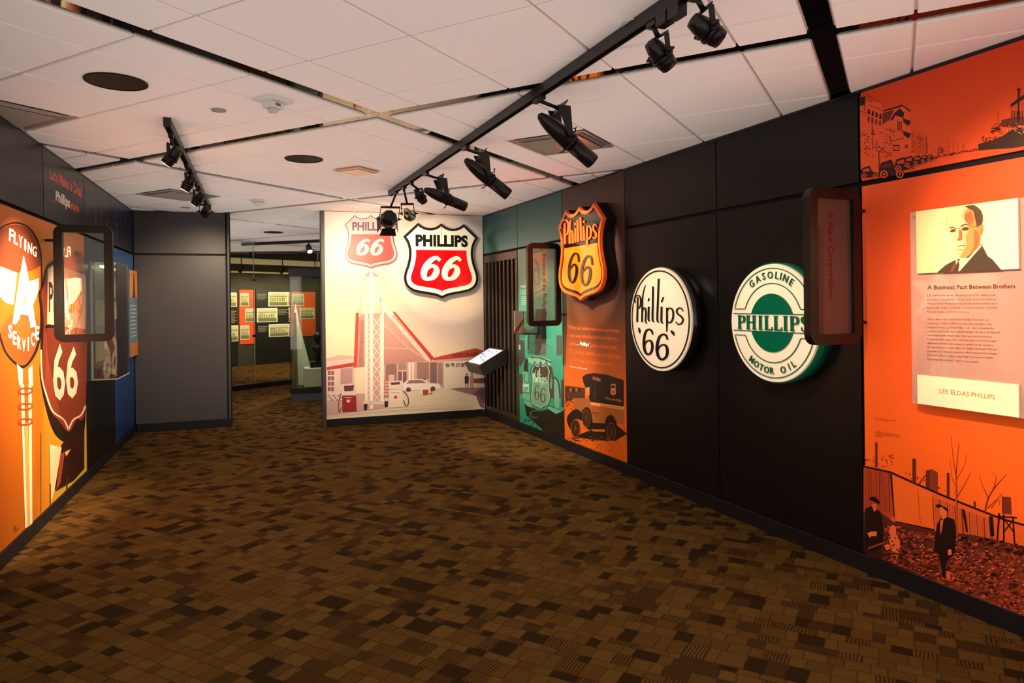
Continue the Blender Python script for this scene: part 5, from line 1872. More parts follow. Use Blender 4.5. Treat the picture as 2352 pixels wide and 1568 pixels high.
a.build('printed_arrow', t, GPF)

# ---- blue panel, stand-off text board and tall glass case
t = graphic_panel(LW, LS[5], LS[6] - .004, ZB, ZJ0, 'blue_panel', 'plain deep blue panel in the far left corner', '102040')
a = Art(LW, 0.0)
a.grid(LS[5] + .006, ZB + .001, LS[6] - .010, ZJ0 - .001, 2, 6, lambda x, y: lerp((20, 44, 84), (44, 96, 142), y))
a.build('printed_field', t, GP)
t = thing('text_board', 'narrow stand-off board with orange ends and grey text field', 'wall plaque', LW.pt(-.28, .965, .04))
mb = MB(); mb.box(LW, -.545, -.03, .965, 1.985, .03, .045, .001); mb.build('board', mat('board_grey', (96, 112, 116), rough=.4), t)
a = Art(LW, .0455)
a.quad(-.543, .967, -.032, 1.98, (104, 124, 128)).up().quad(-.543, .967, -.032, 1.13, (206, 112, 44)).quad(-.543, 1.66, -.032, 1.983, (222, 134, 58))
a.up().poly([(-.40, 1.66), (-.16, 1.66), (-.20, 1.74), (-.25, 1.95), (-.30, 1.95), (-.34, 1.74)], (96, 52, 28))
for k in range(9):
    a.quad(-.50, 1.20 + k * .045, -.09 - (k % 3) * .05, 1.212 + k * .045, (168, 186, 182))
a.build('printed_board', t, GP)
for s, z in ((-.5, 1.02), (-.5, 1.93), (-.08, 1.02), (-.08, 1.93)):
    mb = MB(); mb.lathe(LW.pt(s, z, .0005), LW.n, [(0, .007), (.0295, .007)], 8); mb.build('standoff', M_STEEL, t)

t = thing('wall_case', 'tall clear wall case holding papers beside the blue panel', 'display case', LW.pt(-2.0, .87, 0))
c0, c1, z0, z1, dd = -2.30, -1.69, .88, 1.97, .215
mb = MB(); mb.box(LW, c0, c1, z0, z1, .001, .02, .002); mb.build('back_board', mat('case_back', (150, 148, 138), rough=.5), t)
mb = MB(); mb.box(LW, c0, c1, z0, z0 + .012, .021, dd, .001); mb.build('floor_plate', mat('case_floor', (170, 160, 140), rough=.5), t)
for nm, b6 in (('front_pane', (c0, c1, z0 + .013, z1 - .005, dd - .005, dd)), ('side_pane', (c0, c0 + .005, z0 + .013, z1 - .005, .021, dd - .006)),
               ('side_pane', (c1 - .005, c1, z0 + .013, z1 - .005, .021, dd - .006)), ('top_pane', (c0, c1, z1 - .004, z1, .021, dd))):
    mb = MB(); mb.box(LW, *b6); mb.build(nm, G_CASE, t)
mb = MB(); mb.box(LW, c0 + .10, c1 - .10, z1 - .045, z1 - .025, .06, .10, .002); mb.build('case_light', mat('case_lamp', (255, 240, 200), emit=7.0), t)
mb = MB(); mb.box(LW, c0 + .06, c1 - .06, z0 + .16, z1 - .35, .0215, .03); mb.build('document', mat('cream_card', (220, 205, 170), rough=.7), t)
mb = MB()
mb.poly([LW.pt(c0 + .1, z0 + .02, .19), LW.pt(c0 + .42, z0 + .02, .17), LW.pt(c0 + .44, z0 + .10, .05), LW.pt(c0 + .12, z0 + .10, .06)])
mb.poly([LW.pt(c0 + .12, z0 + .10, .06), LW.pt(c0 + .44, z0 + .10, .05), LW.pt(c0 + .44, z0 + .015, .045), LW.pt(c0 + .12, z0 + .015, .05)])
mb.build('folded_paper', mat('cream_card', (220, 205, 170), rough=.7), t)
for s, z in ((c0 + .05, z0 + .10), (c0 + .05, z1 - .24)):
    mb = MB(); mb.lathe(LW.pt(s, z, .0205), LW.n, [(0, .012), (.006, .009)], 10); mb.build('screw', M_STEEL, t)

# ================================================================== track lighting
def aim_light(name, pos, target, power, deg, blend, parent, size=0.02, col=WARM):
    ld = bpy.data.lights.new(name, 'SPOT')
    ld.energy = power
    ld.color = col
    ld.spot_size = math.radians(deg)
    ld.spot_blend = blend
    ld.shadow_soft_size = size
    ob = bpy.data.objects.new(name, ld)
    COL.objects.link(ob)
    d = (Vector(target) - Vector(pos)).normalized()
    ob.rotation_euler = d.to_track_quat('-Z', 'Y').to_euler()
    place(ob, pos, parent)
    return ob


TP, TD = Vector((-1.262, 7.25, 0)), Vector((0.3826, -0.924, 0)).normalized()
LP, LD = Vector((-2.150, 4.34, 0)), Vector((-1.40, 3.80, 0)).normalized()
ZTR = CEIL - 0.055                               # underside of the tracks
for nm, P, D_, L, lab in (('main', TP, TD, 6.6, 'long black lighting track running towards the gas station mural'),
                          ('left', LP, LD, 4.02, 'short black lighting track near the orange service station mural')):
    t = thing('lighting_track', lab, 'track', P + D_ * (L / 2) + Vector((0, 0, ZTR)), 'black ceiling lighting tracks')
    x = D_.cross(Vector((0, 0, 1)))
    mb = MB()
    for sx, z0, z1 in ((-1, 0, .052), (1, 0, .052)):     # two side rails of the channel
        pts = [(x * (sx * .020)), (x * (sx * .013))]
        mb.hexa([P + pts[0] + Vector((0, 0, ZTR + z0)), P + pts[1] + Vector((0, 0, ZTR + z0)), P + pts[1] + Vector((0, 0, ZTR + z1)), P + pts[0] + Vector((0, 0, ZTR + z1))] +
                [p + D_ * L for p in (P + pts[0] + Vector((0, 0, ZTR + z0)), P + pts[1] + Vector((0, 0, ZTR + z0)), P + pts[1] + Vector((0, 0, ZTR + z1)), P + pts[0] + Vector((0, 0, ZTR + z1)))])
    mb.build('rail', M_METAL2, t)
    mb = MB()
    mb.bar(P + Vector((0, 0, ZTR + .040)), P + D_ * L + Vector((0, 0, ZTR + .040)), .026, .022)
    mb.build('channel', M_METAL, t)
    mb = MB()
    mb.bar(P - D_ * .012 + Vector((0, 0, ZTR + .026)), P + Vector((0, 0, ZTR + .026)), .044, .056)
    mb.build('end_cap', M_METAL2, t)
    mb = MB()
    mb.bar(P + D_ * L + Vector((0, 0, ZTR + .026)), P + D_ * (L + .012) + Vector((0, 0, ZTR + .026)), .044, .056)
    mb.build('end_cap', M_METAL2, t)

M_GLOW = mat('lamp_glow', (255, 226, 170), rough=.5, emit=9.0)
M_LENS = mat('lamp_lens', (60, 55, 48), rough=.1, noise=.02)


def on_track(c, P, D_):
    k = (Vector((c.x, c.y, 0)) - P).dot(D_)
    q = P + D_ * k
    return Vector((q.x, q.y, ZTR))


def head(kind, u, v, drop, target, label, power, deg, blend, track='main', group='track spotlights', glow=False, col=WARM):
    P, D_ = (TP, TD) if track == 'main' else (LP, LD)
    c = at_z(u, v, CEIL - drop)
    a = on_track(c, P, D_)
    # hangs beside and below its track
    d = (Vector(target) - c).normalized()
    t = thing('track_spotlight', label, 'spotlight', c, group)
    side = d.cross(Vector((0, 0, 1))).normalized()
    k = D_.copy()
    # adapter clipped into the track
    mb = MB()
    al = .03 if kind == 'short' else .055
    mb.bar(a - k * al + Vector((0, 0, -.0125)), a + k * al + Vector((0, 0, -.0125)), .030, .024)
    mb.build('adapter', M_METAL, t)
    top = Vector((c.x, c.y, 0)) * .75 + Vector((a.x, a.y, 0)) * .25
    R = {'long': .054, 'short': .043, 'flood': .085, 'can': .05}[kind]
    yz = c.z + {'long': .165, 'short': .070, 'flood': .12, 'can': .09}[kind]
    top.z = yz
    mb = MB()
    mb.tube([a + Vector((0, 0, -.02)), top], .011, 8)
    mb.build('stem', M_METAL, t)
    mb = MB()                                                  # yoke: crossbar and two arms
    w = R + .010
    e0, e1 = top - side * w, top + side * w
    f0, f1 = c - side * w, c + side * w
    wide = .078 if kind == 'long' else .022
    mb.bar(e0 - side * .004, e1 + side * .004, wide, .006, up=d)
    for e, f in ((e0, f0), (e1, f1)):
        dn = (f - e).normalized()
        h_ = Vector((d.x, d.y, 0)).normalized()
        q = []
        for p, ww in ((e, wide), (f - dn * -.02, .020)):
            q += [p + h_ * ww * .5 + side * .003, p - h_ * ww * .5 + side * .003, p - h_ * ww * .5 - side * .003, p + h_ * ww * .5 - side * .003]
        mb.hexa(q[:4] + q[4:])
    mb.build('yoke', M_METAL2, t)
    mb = MB()
    for sg in (-1, 1):
        mb = MB()
        mb.lathe(c + side * sg * (w + .003), side * sg, [(0, .013), (.012, .013), (.014, .006), (.03, .006)], 10)
        mb.build('pivot_knob', M_METAL, t)
    if kind == 'long':
        mb = MB()
        mb.lathe(c, d, [(-.205, .008), (-.195, .020), (-.165, .032), (-.12, .043), (-.06, .050), (.02, .051), (.022, .047), (.04, .047)], 24)
        mb.build('housing', M_METAL, t)
        mb = MB(); mb.lathe(c, d, [(.026, .047), (.026, .055), (.040, .055), (.040, .047)], 24); mb.build('collar', M_METAL2, t)
        mb = MB(); mb.lathe(c, d, [(.040, .046), (.195, .046), (.205, .044), (.206, .038), (.19, .038)], 24); mb.build('barrel', M_METAL, t)
        for sg, off in ((1, .016), (-1, .024)):                # shutter levers
            mb = MB()
            upv = side.cross(d).normalized() * sg
            p0 = c + d * off + upv * .050
            mb.tube([p0, p0 + upv * .022 + d * .006, p0 + upv * .036 - d * .006], .004, 6)
            mb.bar(p0 + upv * .036 - side * .016 - d * .006, p0 + upv * .036 + side * .016 - d * .006, .006, .005)
            mb.build('shutter_lever', M_METAL, t)
        mb = MB(); mb.lathe(c + d * .09 - side * .046, -side, [(0, .007), (.008, .005)], 8); mb.build('screw', M_STEEL, t)
        nose = .215
    elif kind == 'short':
        mb = MB(); mb.lathe(c, d, [(-0.0684, 0.0137), (-0.0654, 0.0274), (-0.0342, 0.0365), (-0.0076, 0.0403), (0.0114, 0.0418)], 24); mb.build('housing', M_METAL, t)
        mb = MB(); mb.lathe(c, d, [(0.0114, 0.0410), (0.0114, 0.0471), (0.0243, 0.0471), (0.0243, 0.0410)], 24); mb.build('collar', M_METAL, t)
        mb = MB(); mb.lathe(c, d, [(0.0243, 0.0395), (0.0380, 0.0410), (0.0669, 0.0350), (0.0676, 0.0304), (0.0570, 0.0304)], 24); mb.build('barrel', M_METAL, t)
        for sg in (-1, 1):
            mb = MB(); mb.bar(c + d * .0175 + side * sg * .046, c + d * .0175 + side * sg * .056, .013, .011); mb.build('clip', M_METAL, t)
        mb = MB(); mb.lathe(c, d, [(0.0672, 0.0008), (0.0690, 0.0310)], 24); mb.build('lens', M_GLOW if glow else M_LENS, t)
        nose = .076
    elif kind == 'can':
        mb = MB(); mb.lathe(c, d, [(-.11, .014), (-.10, .028), (-.05, .034), (.03, .040), (.06, .055), (.085, .060), (.086, .054), (.07, .050)], 24); mb.build('reflector_can', mat('chrome', (190, 180, 160), rough=.15, metal=1.0), t)
        mb = MB(); mb.lathe(c, d, [(.066, .001), (.0665, .049)], 24); mb.build('lens', M_LENS, t)
        nose = .095
    else:
        upv = side.cross(d).normalized()
        mb = MB()
        o8 = [(math.cos(math.pi / 4 * i + math.pi / 8), math.sin(math.pi / 4 * i + math.pi / 8)) for i in range(8)]
        mb.prism([c - d * .09 + (side * x + upv * y) * .060 for x, y in o8], [c - d * .03 + (side * x + upv * y) * .086 for x, y in o8])
        mb.prism([c - d * .03 + (side * x + upv * y) * .086 for x, y in o8], [c + d * .05 + (side * x + upv * y) * .086 for x, y in o8])
        mb.build('housing', M_METAL, t)
        for x, y in ((1, 0), (-1, 0), (0, 1), (0, -1)):        # barn doors
            ax = side * x + upv * y
            bx = side * y + upv * x
            p0, p1 = c + d * .052 + ax * .080, c + d * .155 + ax * (.105 if x else .115)
            mb = MB()
            th2 = (d * .8 - ax * .6) * .002
            q = [p0 - bx * .062, p0 + bx * .062, p1 + bx * .085, p1 - bx * .085]
            mb.hexa([p + ax * .002 for p in q] + [p - ax * .002 for p in q])
            mb.build('barn_door', M_METAL, t)
        mb = MB(); mb.lathe(c, d, [(.051, .001), (.0515, .066)], 20); mb.build('lens', M_LENS, t)
        nose = .17
    if power:
        aim_light('lamp', c + d * nose, target, power, deg, blend, t, col=col)
    return t


NEUT = (1.0, 0.88, 0.70)
head('long', 1300, 318, .270, RW.pt(5.46, 1.40, .1), 'long black spotlight nearest, pointing at the green round sign', 88, 40, .8)
head('long', 1118, 407, .270, RW.pt(4.233, 1.40, .1), 'long black spotlight in the middle, pointing at the cream round sign', 96, 38, .8)
head('long', 1022, 455, .270, RW.pt(2.968, 1.98, .1), 'long black spotlight furthest along, pointing at the orange shield', 230, 46, .4)
head('short', 1622, 68, .185, RW.pt(7.1, 1.6, 0), 'stubby black spotlight at the top edge beside the track box', 215, 62, .9)
head('short', 1516, 125, .185, RW.pt(6.45, 1.0, 0), 'stubby black spotlight just left of the top-edge one', 70, 58, .9)
head('flood', 893, 503, .330, MW.pt(0.62, 1.75, 0), 'black floodlight with barn doors at the far end of the track', 260, 84, .8)
head('can', 938, 490, .310, MW.pt(1.49, 2.05, .1), 'small chrome can spotlight beside the barn-door floodlight', 120, 34, .3, col=NEUT)
head('short', 966, 452, .190, RW.pt(1.9, .75, 0), 'dark spotlight half hidden behind the chrome can', 330, 64, .5, col=NEUT)
for (u, v, tg, lab, pw, dg) in ((396, 358, LW.pt(-4.25, 1.35, 0), 'glowing stubby spotlight nearest on the short track', 640, 62),
                                (434, 420, LW.pt(-3.25, .95, 0), 'second glowing spotlight along the short track', 330, 56),
                                (456, 456, LW.pt(-2.0, 1.35, 0), 'third glowing spotlight along the short track', 120, 50),
                                (472, 486, CW.pt(.7, 1.4, 0), 'last glowing spotlight on the short track, by the grey wall', 170, 78)):
    head('short', u, v, .20, tg, lab, pw, dg, .9, track='left', glow=True)

# boxes of electronics on the main track
for u, v, lab in ((1557, 54, 'small black transformer box on the track between the two stubby spotlights'), (1590, 37, 'small black transformer box on the track above the top-edge spotlight')):
    p = on_track(at_z(u, v, ZTR - .03), TP, TD)
    mb = MB()
    mb.bar(p - TD * .034 + Vector((0, 0, -.024)), p + TD * .034 + Vector((0, 0, -.024)), .042, .046)
    mb.build('transformer_box', M_METAL2, None, lab, 'box', 'transformer boxes on the track')

# ================================================================== fittings on the ceiling
def disc(u, v, r, name, label, cat, m, rim=None, group=None, h=.006):
    p = at_z(u, v, TZ)
    t = thing(name, label, cat, p, group)
    mb = MB(); mb.lathe(p + Vector((0, 0, -.0005)), (0, 0, -1), [(0, r * .93), (h * .6, r * .92), (h * .7, .01)], 36, smooth=False); mb.build('grille', m, t)
    mb = MB()
    mb.lathe(p + Vector((0, 0, -.0004)), (0, 0, -1), [(0, r), (h, r), (h * 1.2, r * .97), (h * 1.2, r * .94), (h * .3, r * .935)], 36)
    mb.build('rim', rim or m, t)
    return t


M_SPK = mat('speaker_grille', (34, 28, 24), rough=.6, noise=.2, nscale=300)
disc(267, 187, .150, 'ceiling_speaker', 'large dark round ceiling speaker above the orange mural', 'speaker', M_SPK, group='round ceiling speakers')
disc(698, 364.5, .150, 'ceiling_speaker', 'dark round ceiling speaker in the middle of the ceiling', 'speaker', M_SPK, group='round ceiling speakers')
disc(628, 533, .150, 'ceiling_speaker', 'small-looking dark round ceiling speaker beyond the opening', 'speaker', M_SPK, group='round ceiling speakers')
disc(1450, 50, .043, 'sprinkler_cap', 'pale round sprinkler cap left of the stubby spotlights', 'sprinkler cap', M_WHITE, group='round sprinkler caps')
disc(502, 252, .043, 'sprinkler_cap', 'greyish round sprinkler cap left of the white alarm', 'sprinkler cap', mat('cap_grey', (158, 146, 140), rough=.5), group='round sprinkler caps')
disc(427, 476, .05, 'sprinkler_cap', 'faint grey round cap near the grey wall', 'sprinkler cap', mat('cap_grey', (158, 146, 140), rough=.5), group='round sprinkler caps')
# smoke detector
p = at_z(593, 460, TZ)
t = thing('smoke_detector', 'white domed smoke detector above the far opening', 'detector', p)
mb = MB(); mb.lathe(p, (0, 0, -1), [(.0005, .085), (.018, .085), (.02, .07)], 28); mb.build('base', M_WHITE, t)
mb = MB(); mb.lathe(p + Vector((0, 0, -.021)), (0, 0, -1), [(0, .060), (.03, .055), (.04, .03), (.042, .001)], 28); mb.build('dome', M_WHITE, t)
# alarm strobe
p = at_z(627, 228, TZ)
t = thing('alarm_strobe', 'white square alarm unit with strobe on the ceiling', 'alarm', p)
F = Frame((p.x, p.y), (EA.x, EA.y))
mb = MB(); mb.box(F, -.085, .085, TZ - .018, TZ - .0005, -.075, .075); mb.build('back_plate', M_WHITE, t)
mb = MB(); mb.box(F, -.045, .045, TZ - .055, TZ - .0185, -.04, .04, .004); mb.build('body', M_WHITE, t)
mb = MB(); mb.lathe(Vector((p.x, p.y, TZ - .0555)), (0, 0, -1), [(0, .034), (.02, .028), (.026, .001)], 20); mb.build('strobe_lens', mat('strobe_glass', (200, 190, 184), rough=.1, noise=.02), t)
mb = MB(); mb.box(F, -.016, .016, TZ - .042, TZ - .030, .0405, .044); mb.build('label_plate', mat('label_red', (150, 70, 60), rough=.5), t)


# supply air grilles: square frame, sloping sides, flat centre plate
def diffuser(c, half, label, mcol=M_GRID):
    t = thing('air_diffuser', label, 'air vent', c, 'square air diffusers in the ceiling')
    q = [(-1, -1), (1, -1), (1, 1), (-1, 1)]
    L = lambda k, z: [c + EA * (x * half * k) + EB * (y * half * k) + Vector((0, 0, z)) for x, y in q]
    mb = MB()
    for k0, z0, k1, z1 in ((1.0, -.002, .93, -.004), (.93, -.004, .86, .012)):
        A, B = L(k0, z0), L(k1, z1)
        for i in range(4):
            j = (i + 1) % 4
            mb.poly([A[i], A[j], B[j], B[i]])
    mb.build('frame', mcol, t)
    mb = MB()
    A, B = L(.83, .010), L(.77, -.006)
    for i in range(4):
        j = (i + 1) % 4
        mb.poly([A[i], A[j], B[j], B[i]])
    mb.build('louvre', mcol, t)
    mb = MB(); mb.hexa(L(.74, -.010) + L(.74, -.007)); mb.build('centre_plate', mcol, t)
    mb = MB(); mb.poly(L(.86, .0125)); mb.build('throat', M_CORE, t)
    return t


M_VENT = mat('grey_vent', (168, 150, 138), rough=.22, metal=.35, noise=.05)
diffuser(tile_centre(at_z(1290, 325, TZ)), .30, 'square steel air diffuser beside the nearest long spotlight', M_VENT)
diffuser(at_z(820, 394, TZ - .0135), .15, 'small square vent with a warm reflection in its colour, mid-ceiling', mat('vent_reflected_tan', (226, 182, 150), rough=.4))  # tan colour stands in for a warm reflection on the plate
diffuser(tile_centre(at_z(378, 449, TZ)), .30, 'square grey air diffuser near the short track end', mat('grey_vent2', (160, 144, 132), rough=.5))
diffuser(tile_centre(at_z(60, 262, TZ)), .30, 'square grey air diffuser above the dark left wall', mat('grey_vent2', (160, 144, 132), rough=.5))

# ================================================================== far gallery behind glass
M_OLIVE = mat('olive_wall', (54, 46, 30), rough=.7, noise=.08, nscale=3)
mb = MB(); mb.box(FW, -4.5, 5.5, 0, 3.3, -.2, -.02); wall_far = mb.build('wall_far', M_OLIVE, kind='structure', label='dark far wall of the gallery behind the glass')
mb = MB(); mb.hexa([Vector(p) for p in ((-11, 11.2, 3.3), (1, 11.2, 3.3), (1, 24, 3.3), (-11, 24, 3.3), (-11, 11.2, 3.4), (1, 11.2, 3.4), (1, 24, 3.4), (-11, 24, 3.4))])
mb.build('ceiling_far', M_CORE, kind='structure', label='dark high ceiling of the far gallery')
mb = MB(); mb.box(GW, -2.2, 3.6, CEIL - .004 + .03, 3.3, -.12, -.04); mb.build('wall_header', M_CORE, kind='structure', label='black band above the glass partition')
X0, X1 = Vector((-6.6, 9.8, 0)), Vector((-9.6, 14.6, 0))
SFL = Frame((X0.x - .2, X0.y + .1), (-.53, .85))
mb = MB(); mb.box(SFL, 0, 9, 0, 3.3, -.2, 0); mb.build('wall_far_left', M_CORE, kind='structure', label='dark side wall of the far gallery')
SFR = Frame((-2.0, 20.5), (.10, -.995))
mb = MB(); mb.box(SFR, 0, 9.2, 0, 3.3, -.2, 0); mb.build('wall_far_right', M_OLIVE, kind='structure', label='dark wall to the right in the far gallery')
# glass partition
t = thing('glass_partition', 'tall frameless glass partition with black foot rail', 'glass wall', GW.pt(.6, 0, 0))
mb = MB(); mb.box(GW, -2.2, 3.4, 0.0005, .095, -.03, .03, .003); mb.build('foot_rail', M_TRIM, t)
G_WALL = glass_mat('partition_glass', (0.90, 0.93, 0.88), 0.03)
gs, _ = GW.px(583, 700)
for s0, s1 in ((-2.2, gs - .006), (gs + .006, 1.9), (1.912, 3.4)):
    mb = MB(); mb.box(GW, s0, s1, .097, CEIL - .006, -.006, .006); mb.build('glass_pane', G_WALL, t)
mb = MB(); mb.box(GW, gs - .004, gs + .004, .1, CEIL - .008, -.008, .008); mb.build('joint_strip', mat('clear_joint', (150, 150, 120), rough=.2), t)
for z in (2.02, .98):
    mb = MB(); mb.box(GW, gs - .03, gs + .03, z - .025, z + .025, -.014, .014, .003); mb.build('patch_fitting', M_STEEL, t)

# photo boards on the far wall
fq = crop(FW, 500, 470, 3.2)


def board(x0, y0, x1, y1, col, label, photos, name='photo_board', texts=()):
    s0, z1 = fq(x0, y0); s1, z0 = fq(x1, y1)
    t = thing(name, label, 'display board', FW.pt((s0 + s1) / 2, z0, 0), 'boards on the far gallery wall')
    mb = MB(); mb.box(FW, s0, s1, z0, z1, -.02, -.001, .002); mb.build('board', mat('board_%02x%02x%02x' % col, col, rough=.5), t)
    for i, (a0, b0, a1, b1) in enumerate(photos):
        p0, w1 = fq(a0, b0); p1, w0 = fq(a1, b1)
        mb = MB(); mb.box(FW, p0, p1, w0, w1, -.0005, .012, .001); f_ = mb.build('photo', mat('photo_mount', (226, 214, 180), rough=.5), t)
        r = random.Random(i + int(x0))
        ar = Art(FW, .0130)
        w_, h_ = p1 - p0, w1 - w0
        ar.quad(p0 + w_ * .05, w0 + h_ * .05, p1 - w_ * .05, w1 - h_ * .06, (196, 186, 140))
        ar.up().quad(p0 + w_ * .05, w0 + h_ * .05, p1 - w_ * .05, w0 + h_ * .30, (120, 108, 72)).quad(p0 + w_ * .05, w0 + h_ * .66, p1 - w_ * .05, w0 + h_ * .74, (146, 134, 92))
        for k in range(9):
            x = p0 + w_ * (.09 + .085 * k)
            ar.quad(x, w0 + h_ * r.uniform(.28, .36), x + w_ * .035, w0 + h_ * r.uniform(.5, .68), (98, 86, 58))
        ar.build('printed_scene', f_, print_mat())
    ar = Art(FW, .0008, fq)
    for (a0, b0, a1, b1, n) in texts:
        for k in range(n):
            y = b0 + (b1 - b0) * k / n
            ar.quad(a0, y, a1 - (k % 2) * 12, y + (b1 - b0) / n * .55, (120, 112, 84))
    if texts:
        ar.build('printed_text', t, print_mat())
    return t


board(20, 620, 150, 1175, (22, 17, 15), 'black board of sepia photographs at the left edge of the far opening', [(30, 645, 140, 750), (30, 890, 150, 1002)], texts=((85, 780, 138, 872, 8),))
board(158, 625, 275, 1020, (232, 78, 28), 'narrow orange board with three sepia photographs', [(165, 648, 228, 746), (200, 764, 270, 862), (165, 888, 232, 990)])
board(280, 620, 528, 1178, (20, 16, 14), 'wide black board of sepia photographs and captions', [(370, 642, 518, 745), (286, 760, 438, 860), (374, 880, 524, 965)],
      texts=((290, 655, 362, 700, 4), (444, 768, 516, 812, 4), (296, 892, 366, 940, 4)))
board(538, 640, 722, 962, (226, 84, 34), 'orange board seen through the glass monument case', [(545, 655, 632, 742), (600, 758, 710, 838)])
# beam with lit face, and lamps
s0, zb1 = fq(60, 410); s1, zb0 = fq(900, 470)
mb = MB(); mb.box(FW, s0 - 2.5, s1, 2.58, 2.70, .35, .75, .01); mb.build('trim_3', mat('tan_beam', (240, 206, 156), rough=.6), kind='structure', label='tan beam crossing the far gallery')
mb = MB(); mb.box(FW, s0 - 2.5, s1, 2.36, 2.40, .30, .36, .005); mb.build('trim_4', mat('tan_beam', (240, 206, 156), rough=.6), kind='structure', label='slim tan rail below the beam')
for k, s in enumerate((-.75, .35, 1.3, 2.4)):
    c = FW.pt(s + .3, 2.40, 1.3)
    t = thing('gallery_spotlight', ['dark spotlight at left over the far gallery boards', 'dark spotlight over the orange board in the far gallery', 'dark spotlight above the wide black board', 'dark spotlight at right over the far gallery'][k], 'spotlight', c, 'far gallery spotlights')
    d = (FW.pt(s, 1.2, 0) - c).normalized()
    mb = MB(); mb.lathe(c, d, [(-.09, .03), (-.05, .05), (.08, .055), (.081, .045)], 16); mb.build('housing', M_METAL, t)
    mb = MB(); mb.lathe(c, d, [(.0815, .001), (.082, .044)], 16); mb.build('lens', M_GLOW, t)
    mb = MB(); mb.tube([c + Vector((0, 0, .05)), Vector((c.x, c.y, 3.299))], .012, 8); mb.build('stem', M_METAL, t)
    aim_light('lamp', c + d * .10, FW.pt(s, 1.2, 0), 120, 95, .7, t, col=(1, .86, .58))
# downlight washing the gallery floor
for k, (px_, py_) in enumerate(((-5.6, 14.9), (-4.9, 16.3))):
    p = Vector((px_, py_, 3.299))
    t = thing('gallery_downlight', ['round downlight over the nearer gallery floor', 'round downlight over the further gallery floor'][k], 'downlight', p, 'far gallery downlights')
    mb = MB(); mb.lathe(p, (0, 0, -1), [(0, .10), (.03, .10), (.031, .085), (.01, .08)], 20); mb.build('rim', M_METAL, t)
    aim_light('lamp', p + Vector((0, 0, -.06)), (px_, py_, 0), 650, 80, .8, t, col=(1, .82, .5))

# spotlight on a short track in front of the glass
c = at_z(710, 571, CEIL - .16)
t = thing('track_spotlight', 'small glowing spotlight seen through the far opening', 'spotlight', c, 'track spotlights')
tg = Vector((-3.0, 11.6, 1.0))
d = (tg - c).normalized()
mb = MB(); mb.lathe(c, d, [(-.10, .03), (-.06, .05), (.07, .055), (.071, .046)], 18); mb.build('housing', M_METAL, t)
mb = MB(); mb.lathe(c, d, [(.0715, .001), (.072, .045)], 18); mb.build('lens', M_GLOW, t)
mb = MB(); mb.tube([c + Vector((0, 0, .04)), Vector((c.x, c.y, CEIL - .056))], .012, 8); mb.build('stem', M_METAL, t)
aim_light('lamp', c + d * .09, tg, 260, 80, .8, t, col=(1, .86, .6))
dirt = Vector((GW.r.x, GW.r.y, 0))
t = thing('lighting_track', 'black lighting track seen through the far opening', 'track', Vector((c.x, c.y, CEIL - .05)), 'black ceiling lighting tracks')
mb = MB(); mb.bar(Vector((c.x, c.y, CEIL - .028)) - EA * 1.6 * 0 - Vector((.94, -.30, 0)) * 1.5, Vector((c.x, c.y, CEIL - .028)) + Vector((.94, -.30, 0)) * .7, .045, .050); mb.build('rail', M_METAL2, t)

# ---- glass monument case
CF = Frame((-3.545, 11.03), (.9417, .3365))
t = thing('monument_case', 'tall glass case with a pale monument model and bronze figure', 'display case', CF.pt(.5, 0, -.3))
mb = MB(); mb.box(CF, .02, 1.08, .0005, .13, -.68, -.02, .004); mb.build('plinth', mat('plinth_grey', (52, 54, 58), rough=.5), t)
mb = MB(); mb.box(CF, 0, 1.10, .131, .215, -.70, 0, .004); mb.build('deck', M_TRIM, t)
mb = MB(); mb.box(CF, 0, 1.10, 2.0, 2.13, -.70, 0, .004); mb.build('hood', mat('hood_grey', (46, 46, 50), rough=.4), t)
for nm, b6 in (('front_pane', (0.004, 1.096, .216, 1.999, -.006, 0)), ('side_pane', (0, .006, .216, 1.999, -.69, -.007)), ('side_pane', (1.094, 1.10, .216, 1.999, -.69, -.007)), ('back_pane', (.007, 1.093, .216, 1.999, -.70, -.694))):
    mb = MB(); mb.box(CF, *b6); mb.build(nm, G_CASE, t)
mb = MB(); mb.lathe(CF.pt(.40, 1.9995, -.22), (0, 0, -1), [(0, .03), (.012, .03), (.013, .024), (.006, .02)], 14); mb.build('added_lamp_ring', M_STEEL, t)  # made-up ring for the added lamp under the hood
aim_light('lamp', CF.pt(.40, 1.975, -.22), CF.pt(.30, .5, -.36), 70, 100, .7, t, col=(1, .95, .8))  # added spot that brightens the model; no such lamp is visible
t2 = thing('monument_model', 'pale green tapering monument model inside the glass case', 'model', CF.pt(.3, .216, -.4))
M_PALE = mat('pale_stone', (196, 204, 172), rough=.6, noise=.06, nscale=8)
mb = MB()
bp = [(.06, .2165, -.44), (.40, .2165, -.44), (.40, .2165, -.66), (.06, .2165, -.66)]
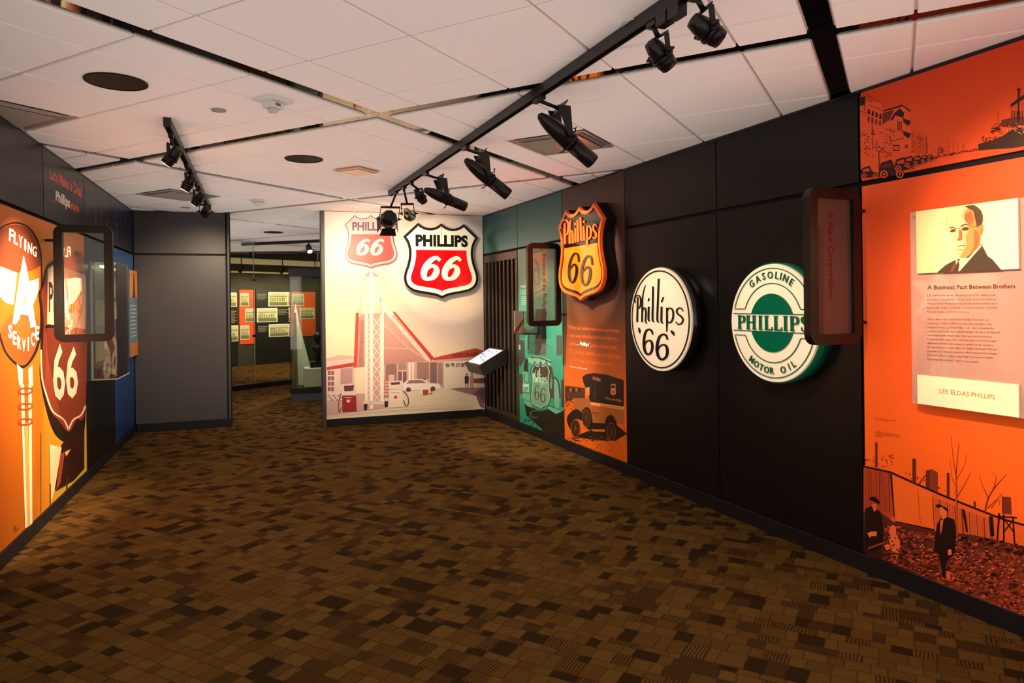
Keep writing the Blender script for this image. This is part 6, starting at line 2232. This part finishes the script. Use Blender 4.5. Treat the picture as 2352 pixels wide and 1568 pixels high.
mid = [(.07, 1.20, -.48), (.17, 1.20, -.48), (.17, 1.20, -.58), (.07, 1.20, -.58)]
tpz = [(.10, 1.56, -.53), (.11, 1.56, -.53), (.11, 1.56, -.54), (.10, 1.56, -.54)]
mb.prism([CF.pt(*p) for p in bp], [CF.pt(*p) for p in mid]); mb.prism([CF.pt(*p) for p in mid], [CF.pt(*p) for p in tpz])
mb.build('spire', M_PALE, t2)
mb = MB(); mb.prism([CF.pt(*p) for p in ((.055, .2165, -.41), (.13, .2165, -.41), (.13, .2165, -.438), (.055, .2165, -.438))], [CF.pt(*p) for p in ((.085, 1.42, -.49), (.115, 1.42, -.49), (.115, 1.42, -.515), (.085, 1.42, -.515))]); mb.build('rib', mat('brown_stone', (110, 92, 66), rough=.6), t2)
t2 = thing('pedestal_block', 'cream block pedestal inside the glass case', 'pedestal', CF.pt(.42, .216, -.2))
mb = MB(); mb.box(CF, .215, .62, .2165, .52, -.40, -.05, .006); mb.build('block', mat('cream_block', (226, 218, 190), rough=.6), t2)
t2 = thing('bronze_figure', 'dark bronze bust on a black plinth in the glass case', 'statue', CF.pt(.42, .52, -.25))
M_BRZ = mat('dark_bronze', (58, 58, 56), rough=.35, metal=.7, noise=.15, nscale=20)
mb = MB(); mb.box(CF, .315, .56, .5205, .625, -.34, -.12, .006); mb.build('base', M_TRIM, t2)
bx = CF.pt(.435, .626, -.23)
mb = MB(); mb.lathe(bx, (0, 0, 1), [(0, .05), (.06, .035), (.10, .05), (.15, .09), (.21, .10), (.25, .085), (.28, .04), (.31, .034)], 20); mb.build('torso', M_BRZ, t2)
mb = MB(); mb.lathe(bx + Vector((0, 0, .312)), (0, 0, 1), [(0, .036), (.025, .05), (.06, .062), (.10, .064), (.135, .05), (.155, .02), (.158, .002)], 18); mb.build('head', M_BRZ, t2)
mb = MB(); mb.lathe(bx + Vector((0, 0, .375)) - CF.n * -.058, CF.n, [(0, .014), (.018, .006)], 8); mb.build('nose', M_BRZ, t2)

flush_prints()
